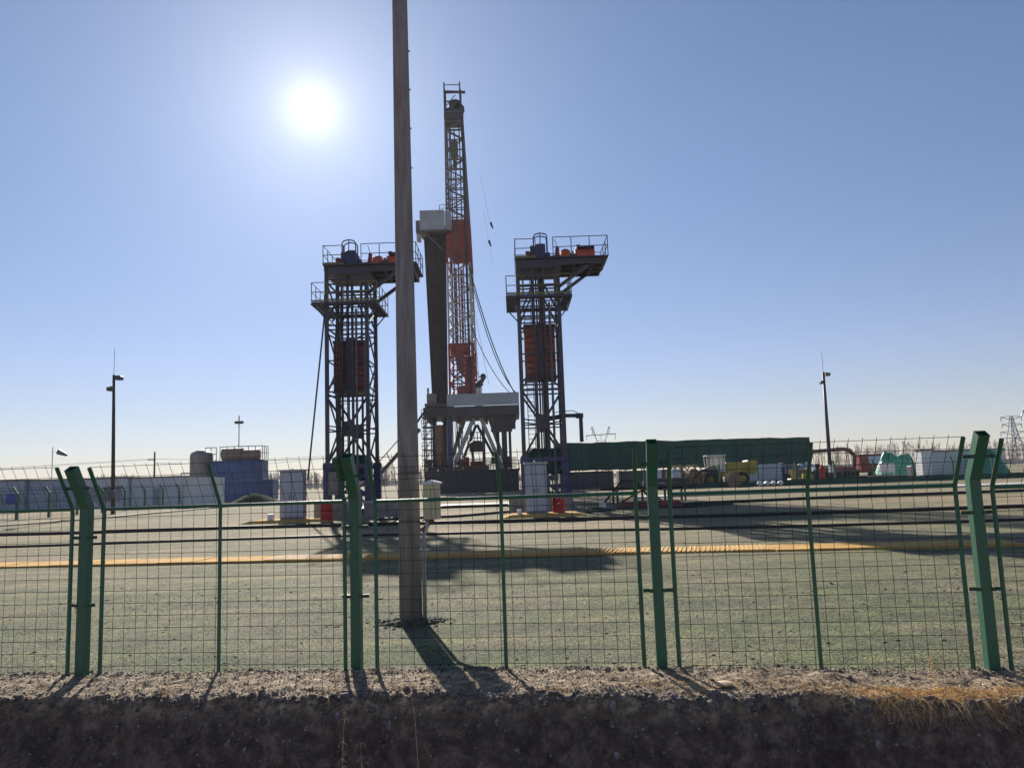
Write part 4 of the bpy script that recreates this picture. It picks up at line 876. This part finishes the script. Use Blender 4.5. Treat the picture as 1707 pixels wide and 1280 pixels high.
# loader
def wheel(x, y, r, wd, o, rim=None):
    w_ = MB(); w_.tube([(x, y-wd/2, r), (x, y+wd/2, r)], r, 18); wo = w_.build('wheel', tyre, o)
    w_ = MB(); w_.tube([(x, y-wd/2-.03, r), (x, y-wd/2+.02, r)], r*.5, 12); w_.build('rim', rim or loader_yellow, wo)
a = at(1200, 805, 92)
o = thing('wheel_loader', 'yellow wheel loader with a glazed white cab in front of the green netting', 'loader', (a.x-.5, 92, 0)); 
b = MB(); b.bbox(1.2, 4.6, -.9, .9, 1.3, 2.75, .15); b.bbox(-1.2, 1.2, -.8, .8, 1.1, 1.7, .1); b.bbox(3.6, 4.8, -1.1, 1.1, 1.5, 2.9, .1); b.build('body', loader_yellow, o)
b = MB(); b.bbox(-1.05, 1.15, -.75, .75, 1.71, 2.1, .05); b.box(-1.1, 1.2, -.8, .8, 3.55, 3.68)
for x in (-.95, -.2, .45, 1.05):
    for y in (-.7, .7): b.beam((x, y, 2.1), (x+(-.1 if x < 0 else 0), y, 3.55), .10)
cb = b.build('cab', white_paint, o)
b = MB(); b.box(-.85, 1.0, -.66, .66, 2.12, 3.52); b.build('window', glass, cb)
for x in (-.9, 2.9):
    for y in (-1.0, 1.0): wheel(x, y, .8, .5, o)
b = MB(); b.beam((-1.0, .7, 1.6), (-3.4, .7, .7), .25, .35); b.beam((-1.0, -.7, 1.6), (-3.4, -.7, .7), .25, .35); b.tube([(-1, 0, 2.0), (-2.6, 0, 1.7), (-3.4, 0, .9)], .14, 6); b.build('lift_arm', hose_black, o)
b = MB(); b.add([(-3.4, -1.4, .2), (-4.5, -1.4, .1), (-4.3, -1.4, .9), (-3.4, -1.4, 1.2), (-3.4, 1.4, .2), (-4.5, 1.4, .1), (-4.3, 1.4, .9), (-3.4, 1.4, 1.2)], [(0,4,5,1),(0,3,7,4),(0,1,2,3),(4,7,6,5)]); b.build('bucket', steel_dark, o)
# hose reels
def reel(x, y, lab):
    o = thing('hose_reel', lab, 'reel', (x, y, 0), R(25), 'round yellow reels beside the loader')
    for s in (-.5, .5):
        b = MB(); b.tube([(1.25*math.cos(t), s, 1.3+1.25*math.sin(t)) for t in [2*math.pi*k/26 for k in range(27)]], .08, 6)
        for k in range(4): t = math.pi*k/4; b.tube([(1.2*math.cos(t), s, 1.3+1.2*math.sin(t)), (-1.2*math.cos(t), s, 1.3-1.2*math.sin(t))], .04, 5)
        b.build('flange', M('reel_yellow', (.5, .36, .15), (.42, .3, .12), 2, .5), o)
    b = MB(); b.tube([(0, -.48, 1.3), (0, .48, 1.3)], .85, 18); b.build('wound_hose', M('wound_tan', (.25, .16, .07), (.16, .1, .05), 3, .6), o)
q = at(1130, 805, 90); reel(q.x, 90, 'left round yellow hose reel near the centre post'); q = at(1152, 805, 89); reel(q.x+.2, 89.2, 'right round yellow hose reel beside the loader bucket')
o = thing('black_hose_bundle', 'bundle of arched black hoses between the reels and the loader', 'hoses', (at(1175, 800, 88).x, 88.6, 0)); b = MB()
for k in range(7): b.tube([(-1.6+.3*k, .2*k, .1), (-1.0+.3*k, .2*k, 1.2+.15*k), (-.2+.3*k, .2*k, 1.9+.08*k), (1.0+.2*k, .2*k, 1.6), (1.4+.2*k, .2*k, .3)], .08, 6)
b.build('hoses', hose_black, o, smooth=True)
# red truck with knuckle crane
a = at(1452, 797, 104)
o = thing('red_truck', 'red crane truck with a rusty folded boom behind the right camera mast', 'truck', (a.x, 104, 0))
b = MB(); b.bbox(-1.6, 1.7, -1.2, 1.2, .9, 2.0, .12); b.add([(-1.6, -1.18, 2.0), (1.7, -1.18, 2.0), (1.25, -1.1, 3.2), (-1.55, -1.1, 3.2), (-1.6, 1.18, 2.0), (1.7, 1.18, 2.0), (1.25, 1.1, 3.2), (-1.55, 1.1, 3.2)], [(0,1,2,3),(5,4,7,6),(3,2,6,7),(4,0,3,7),(1,5,6,2)]); c_ = b.build('cab', truck_red, o)
b = MB(); b.box(-1.7, 1.4, -1.15, 1.15, 3.21, 3.3); b.build('roof', hose_black, c_)
b = MB(); b.add([(-.6, -1.2, 2.05), (1.3, -1.2, 2.05), (1.05, -1.13, 3.0), (-.6, -1.13, 3.0)], [(0,1,2,3)]); b.add([(1.72, -1.0, 2.05), (1.72, 1.0, 2.05), (1.32, .95, 3.1), (1.32, -.95, 3.1)], [(0,1,2,3)]); b.build('window', glass, c_)
b = MB(); b.box(-8.0, -1.75, -1.1, 1.1, .95, 1.3); b.box(-8.0, -2.4, -1.15, 1.15, 1.302, 1.75); b.build('flatbed', truck_red, o)
for x in (.6, -3.8, -6.6):
    for y in (-1.05, 1.05): wheel(x, y, .55, .35, o, steel_grey)
b = MB(); b.tube([(-2.2, 0, 1.3), (-2.0, 0, 3.2), (-2.6, 0, 3.9), (-3.4, 0, 4.1), (-7.6, 0, 3.9)], 0, rect=(.5, .4)); b.beam((-7.6, 0, 3.9), (-8.0, 0, 2.4), .3); b.build('crane_boom', M('rust_brown', (.16, .07, .05), (.1, .05, .04), 1, .7), o)
b = MB(); b.tube([(1.9, -1.3, 2.9), (2.1, -1.4, 2.2), (2.1, -1.4, 1.6)], .09, 6); b.build('mirror', hose_black, o)
# clutter round the truck
for k, (px, D, w_, h, mt, lab) in enumerate(((1320, 98, 4.5, 2.0, 'steel_dark', 'dark pump skid under the right end of the green netting'), (1360, 96, 2.2, 2.6, 'rust_red', 'rusty machine left of the right camera mast'), (1510, 98, 3.0, 1.7, 'tyre', 'black generator box right of the red truck'))):
    q = at(px, 800, D); b = MB(); b.bbox(-w_/2, w_/2, 0, 1.8, .2, h*.6, .1); b.tube([(-w_*.2, .5, h*.5), (-w_*.2, .5, h)], .25, 8); b.tube([(w_*.25, .7, h*.5), (w_*.3, .7, h*.85)], .35, 8); b.box(-w_/2, w_/2, .1, .3, 0, .2); b.tube([(-w_*.4, -.2, .3), (0, -.3, h*.8), (w_*.4, -.2, .4)], .08, 6)
    tag(b.build('yard_machine', MATS[mt], None, (q.x, D, 0)), lab, 'machine')
def small(name, cat, px, D, mk, mat, lab, grp=None):
    q = at(px, 800, D); b = MB(); mk(b); tag(b.build(name, mat, None, (q.x, D, 0)), lab, cat, grp)
for k, px in enumerate((1268, 1280, 1291, 1302)):
    small('sack', 'sack', px, 82, lambda b: b.rock((0, .3, .3), .42, (1, .8, .75), .12), white_paint, ('leftmost', 'second from left', 'third from left', 'rightmost')[k]+' of four white sacks on the ground beyond the yellow loader', 'white sacks beyond the loader')
small('pallet_stack', 'pallets', 1335, 90, lambda b: [b.box(-1, 1, 0, 1.1, .1+.22*j, .22+.22*j) for j in range(7)] and b.box(-.9, .9, .1, 1, 0, 1.6), M('pallet_wood', (.25, .18, .11), (.17, .12, .08), 2, .85), 'stack of wooden pallets under the right end of the green netting')
small('gas_bottle', 'gas bottle', 1372, 88, lambda b: b.lathe((0, 0, 0), [(.3, 0), (.3, 1.7), (.2, 1.95), (.08, 2.0), (.08, 2.15)], 12), barrel_red, 'dark red upright gas bottle left of the right camera mast')
small('tarp_bundle', 'tarpaulin', 1382, 93, lambda b: [b.rock((j*1.1-2, .6, .6), 1.1, (1, .7, .8+.1*(j % 2)), .22) for j in range(5)], net_green, 'dark green netted bundle behind the foot of the right camera mast')
small('water_tank', 'tank', 1346, 96, lambda b: b.lathe((0, 0, 0), [(1.1, 0), (1.1, 1.9), (.9, 2.2), (.3, 2.4), (.3, 2.5)], 18), shiny, 'shiny round water tank just left of the right camera mast')
small('generator', 'generator', 1540, 90, lambda b: [b.bbox(-1.3, 1.3, 0, 1.2, .25, 1.6, .08), b.tube([(.8, .5, 1.6), (.8, .5, 2.3)], .08, 8), b.box(-1.4, 1.4, .1, 1.1, 0, .24)]+[b.box(-1.1+j*.22, -1.0+j*.22, -.04, -.003, .5, 1.3) for j in range(8)], steel_dark, 'dark generator set between the green tarpaulin and the lavender cabin')
small('timber_stack', 'timber', 1480, 88, lambda b: [b.box(-2+.1*(j % 3), 2-.15*(j % 2), .18*(j % 5), .18*(j % 5)+.15, .16*(j//5), .16*(j//5)+.14) for j in range(20)], MATS['pallet_wood'], 'low stack of timber in front of the green tarpaulin')
small('cable_drum', 'cable drum', 1222, 83, lambda b: [b.tube([(0, -.5, .8), (0, -.42, .8)], .8, 18), b.tube([(0, .42, .8), (0, .5, .8)], .8, 18), b.tube([(0, -.42, .8), (0, .42, .8)], .45, 14)], MATS['pallet_wood'], 'wooden cable drum standing in front of the yellow loader')
small('pipe_valve', 'valve', 1090, 84, lambda b: [b.tube([(-1.2, 0, .6), (1.2, 0, .6)], .16, 8), b.tube([(0, 0, .1), (0, 0, 1.7)], .2, 8), b.tube([(0, -.04, 1.7), (0, .04, 1.7)], .4, 14), b.box(-1.2, -1.05, -.3, .3, .2, 1.0), b.box(1.05, 1.2, -.3, .3, .2, 1.0)], steel_grey, 'grey pipe valve with handwheel beside the yellow hose reels')
small('oil_drum', 'drum', 1400, 90, lambda b: b.lathe((0, 0, 0), [(.4, 0), (.4, .4), (.43, .42), (.4, .44), (.4, .8), (.43, .82), (.4, .84), (.4, 1.2)], 14), hose_black, 'black oil drum right of the right camera mast')
small('steel_crate', 'crate', 1412, 91, lambda b: [b.box(-1.3+j*.45, -1.2+j*.45, 0, 1.5, 0, 1.2) for j in range(7)] and b.box(-1.3, 1.5, .05, 1.45, .1, .25) and b.box(-1.3, 1.5, .0, 1.5, 1.202, 1.3), steel_grey, 'grey slatted steel crate in front of the red truck')
small('white_board', 'board', 1481, 94, lambda b: [b.box(-.9, .9, -.05, .05, .9, 2.0), b.box(-.8, -.7, -.04, .04, 0, .9), b.box(.7, .8, -.04, .04, 0, .9)], white_paint, 'white board on two posts just right of the red truck cab')
small('pipe_pile', 'pipes', 1440, 90, lambda b: [b.tube([(-2.6, j % 4*.35, .2+.3*(j//4)), (2.8, j % 4*.35, .2+.3*(j//4))], .15, 8) for j in range(8)], pipe_brown, 'low pile of brown pipes in front of the red truck')
small('pump_unit', 'pump', 1340, 84, lambda b: [b.bbox(-1.4, 1.2, 0, 1.2, .1, .7, .08), b.tube([(-.8, .5, .7), (-.8, .5, 1.7)], .28, 10), b.tube([(.1, .5, .9), (1.1, .5, .9)], .35, 10), b.box(-1.5, 1.3, .2, .3, 0, .1)], loader_yellow, 'small yellow pump unit under the right end of the green netting')
small('low_tank', 'tank', 1265, 97, lambda b: [b.bbox(-3, 3, 0, 2, .3, 2.4, .1)]+[b.box(-2.8+j*.7, -2.65+j*.7, -.08, -.01, .35, 2.3) for j in range(8)], cabin_white, 'pale ribbed tank right of the yellow loader')
def tarp_heap(px, D, w_, h, lab, seed):
    q = at(px, 797, D); b = MB(); n = 44; m = 22; vs = []; rr = random.Random(seed)
    for j in range(m+1):
        for i in range(n+1):
            x = (i/n-.5)*w_; y = (j/m)*3; e = max(0, 1-abs(2*i/n-1)**3)*max(0, 1-abs(2*j/m-1)**2.5)
            z = h*e*(.66+.42*noise.noise(Vector((x*.45+seed, y*.5, seed)))+.16*abs(noise.noise(Vector((x*1.1+y, y*.9, seed*2))))*2); vs.append((x, y, max(0, z)))
    b.add(vs, [(j*(n+1)+i, j*(n+1)+i+1, (j+1)*(n+1)+i+1, (j+1)*(n+1)+i) for j in range(m) for i in range(n)]); tag(b.build('tarp_heap', tarp_green, None, (q.x, D, 0)), lab, 'tarpaulin')
tarp_heap(1505, 95, 5.2, 4.6, 'bright green tarpaulin draped over a heap left of the pale cabins', 3)
tarp_heap(1668, 84, 3.6, 3.6, 'bright green tarpaulin heap right of the rightmost post', 8)
site_cabin(47.4, 55.6, 88, 3.1, cabin_white, 'pale lavender site cabin with dark roof left of the rightmost post', dep=3)
site_cabin(46.0, 47.2, 87.5, 3.3, white_paint, 'narrow white upright cubicle beside the lavender cabin', dep=1.5)
site_cabin(61.0, 69, 88, 2.9, cabin_white, 'pale cabin at the right edge of the picture', dep=3)
# ------------------------------------------------------------------ pylons
def pylon_cat(px, py, D):
    top = at(px, py, D); h = top.z; o = thing('pylon', 'distant pylon with two upright horns above the green netting', 'pylon', (top.x, D, 0)); b = MB()
    for sx in (-1, 1):
        for sy in (-1, 1): b.beam((sx*4, sy*3, 0), (sx*2.2, sy*.6, h*.72), .35)
        b.beam((sx*2.2, 0, h*.72), (sx*3.6, 0, h*.84), .4); b.beam((sx*3.2, 0, h*.84), (sx*4.6, 0, h), .45); b.beam((sx*4.2, 0, h*.84), (sx*5.2, 0, h), .4)
    for z in (.25, .45, .6, .72): x = 4-1.8*z/.72; b.beam((-x, 0, h*z), (x, 0, h*z), .25)
    for i in range(5): z = .1+i*.12; s = 1 if i % 2 else -1; b.beam((-s*3.6, 0, h*z), (s*3.4, 0, h*(z+.12)), .22)
    b.build('lattice', pylon_grey, o); b = MB(); b.beam((-8.5, 0, h*.83), (8.5, 0, h*.85), .6, .5)
    for x in (-8, 0, 8): b.tube([(x, 0, h*.84), (x, 0, h*.74)], .15, 5)
    b.build('crossarm', pylon_grey, o)
pylon_cat(1001, 711, 430)
def pylon(px, py, D):
    top = at(px, py, D); h = top.z; o = thing('pylon', 'distant lattice pylon with crossarms at the right edge', 'pylon', (top.x, D, 0)); b = MB()
    W = lambda z: 2.9*(1-z/h)**1.2+.4
    zs = [0, .14, .27, .39, .5, .6, .7, .8, .9, 1.0]
    for i in range(9):
        z0, z1 = h*zs[i], h*zs[i+1]; a, c = W(z0), W(z1)
        for sx in (-1, 1):
            for sy in (-1, 1): b.beam((sx*a, sy*a, z0), (sx*c, sy*c, z1), .32)
            b.beam((sx*a, -a, z0), (-sx*c, -c, z1), .2)
        b.beam((-c, -c, z1), (c, -c, z1), .2)
    b.build('lattice', pylon_grey, o)
    for z, x in ((.68, 4.6), (.84, 3.8), (.99, 4.0)):
        b = MB()
        for s in (-1, 1): b.beam((s*.5, 0, h*z-1.0), (s*x, 0, h*z), .25); b.beam((s*.5, 0, h*z+.4), (s*x, 0, h*z), .2); b.tube([(s*x, 0, h*z), (s*x, 0, h*z-1.6)], .14, 5)
        if z > .9: b.beam((x, 0, h*z), (x+3.6, 0, h*z+6.5), .45); b.beam((x-1.2, 0, h*z), (x+2.0, 0, h*z+3.5), .25)
        b.build('crossarm', pylon_grey, o)
pylon(1685, 694, 300)
# ------------------------------------------------------------------ bare trees far behind
def treeline(name, x0, x1, y, n, h, lab, seed, dens=12):
    rr = random.Random(seed); b = MB()
    for i in range(n):
        x = rr.uniform(x0, x1); yy = y+rr.uniform(-12, 12); hh = h*rr.uniform(.8, 1.05)*(.8+.35*noise.noise(Vector((x*.05, seed, 0)))); b.tube([(x, yy, 0), (x+rr.uniform(-.4, .4), yy, hh)], .12, 3, .03, caps=False)
        for k in range(dens):
            t = rr.uniform(.15, .95); a = rr.random()*6.28; ln = hh*rr.uniform(.15, .38)*(1.1-t*.7); p = Vector((x, yy, hh*t)); q = p+Vector((math.cos(a)*ln*.38, math.sin(a)*ln*.38, ln)); b.tube([p, q], .05, 3, .02, caps=False)
            for _ in range(2): m_ = p.lerp(q, rr.uniform(.3, .9)); c = m_+Vector((rr.uniform(-1, 1)*ln*.3, 0, ln*.4)); b.tube([m_, c], .035, 3, .015, caps=False)
    tag(b.build(name, bark), lab, None, None, 'stuff')
treeline('distant_trees', -190, -20, 330, 560, 9.5, 'row of bare poplars on the horizon behind the left pumping unit', 1)
treeline('distant_trees', 120, 240, 300, 330, 11.5, 'hazy bare trees on the horizon behind the right cabins', 2)
treeline('distant_trees', -120, -60, 260, 90, 7, 'bare trees on the horizon left of the upright tank', 5)
b = MB(); vs = []; rr = random.Random(2)
for k in range(200): x = -420+k*4.2; vs += [(x, 380, 0), (x, 380+6, 2.4+1.3*noise.noise(Vector((x*.05, 0, 0)))+rr.uniform(-.3, .3)), (x, 400, 0)]
b.add(vs, [(3*k+j, 3*k+3+j, 3*k+4+j, 3*k+1+j) for k in range(199) for j in range(2)]); tag(b.build('distant_scrub', M('scrub', (.10, .10, .085), (.07, .075, .06), .2, .95)), 'dark low scrub belt along the horizon', None, None, 'stuff')

# ------------------------------------------------------------------ haze
hz = MB(); hz.box(-900, 900, -60, 1200, -3, 75); hm = bpy.data.materials.new('haze_air'); hm.use_nodes = True; hn = hm.node_tree.nodes; hn.clear()
pv = hn.new('ShaderNodeVolumePrincipled'); pv.inputs['Color'].default_value = (.86, .90, 1, 1); pv.inputs['Density'].default_value = .00018; pv.inputs['Anisotropy'].default_value = .2
ho = hn.new('ShaderNodeOutputMaterial'); hm.node_tree.links.new(pv.outputs[0], ho.inputs['Volume'])
tag(hz.build('haze', hm), 'thin pale haze in the air over the whole yard', None, None, 'stuff')
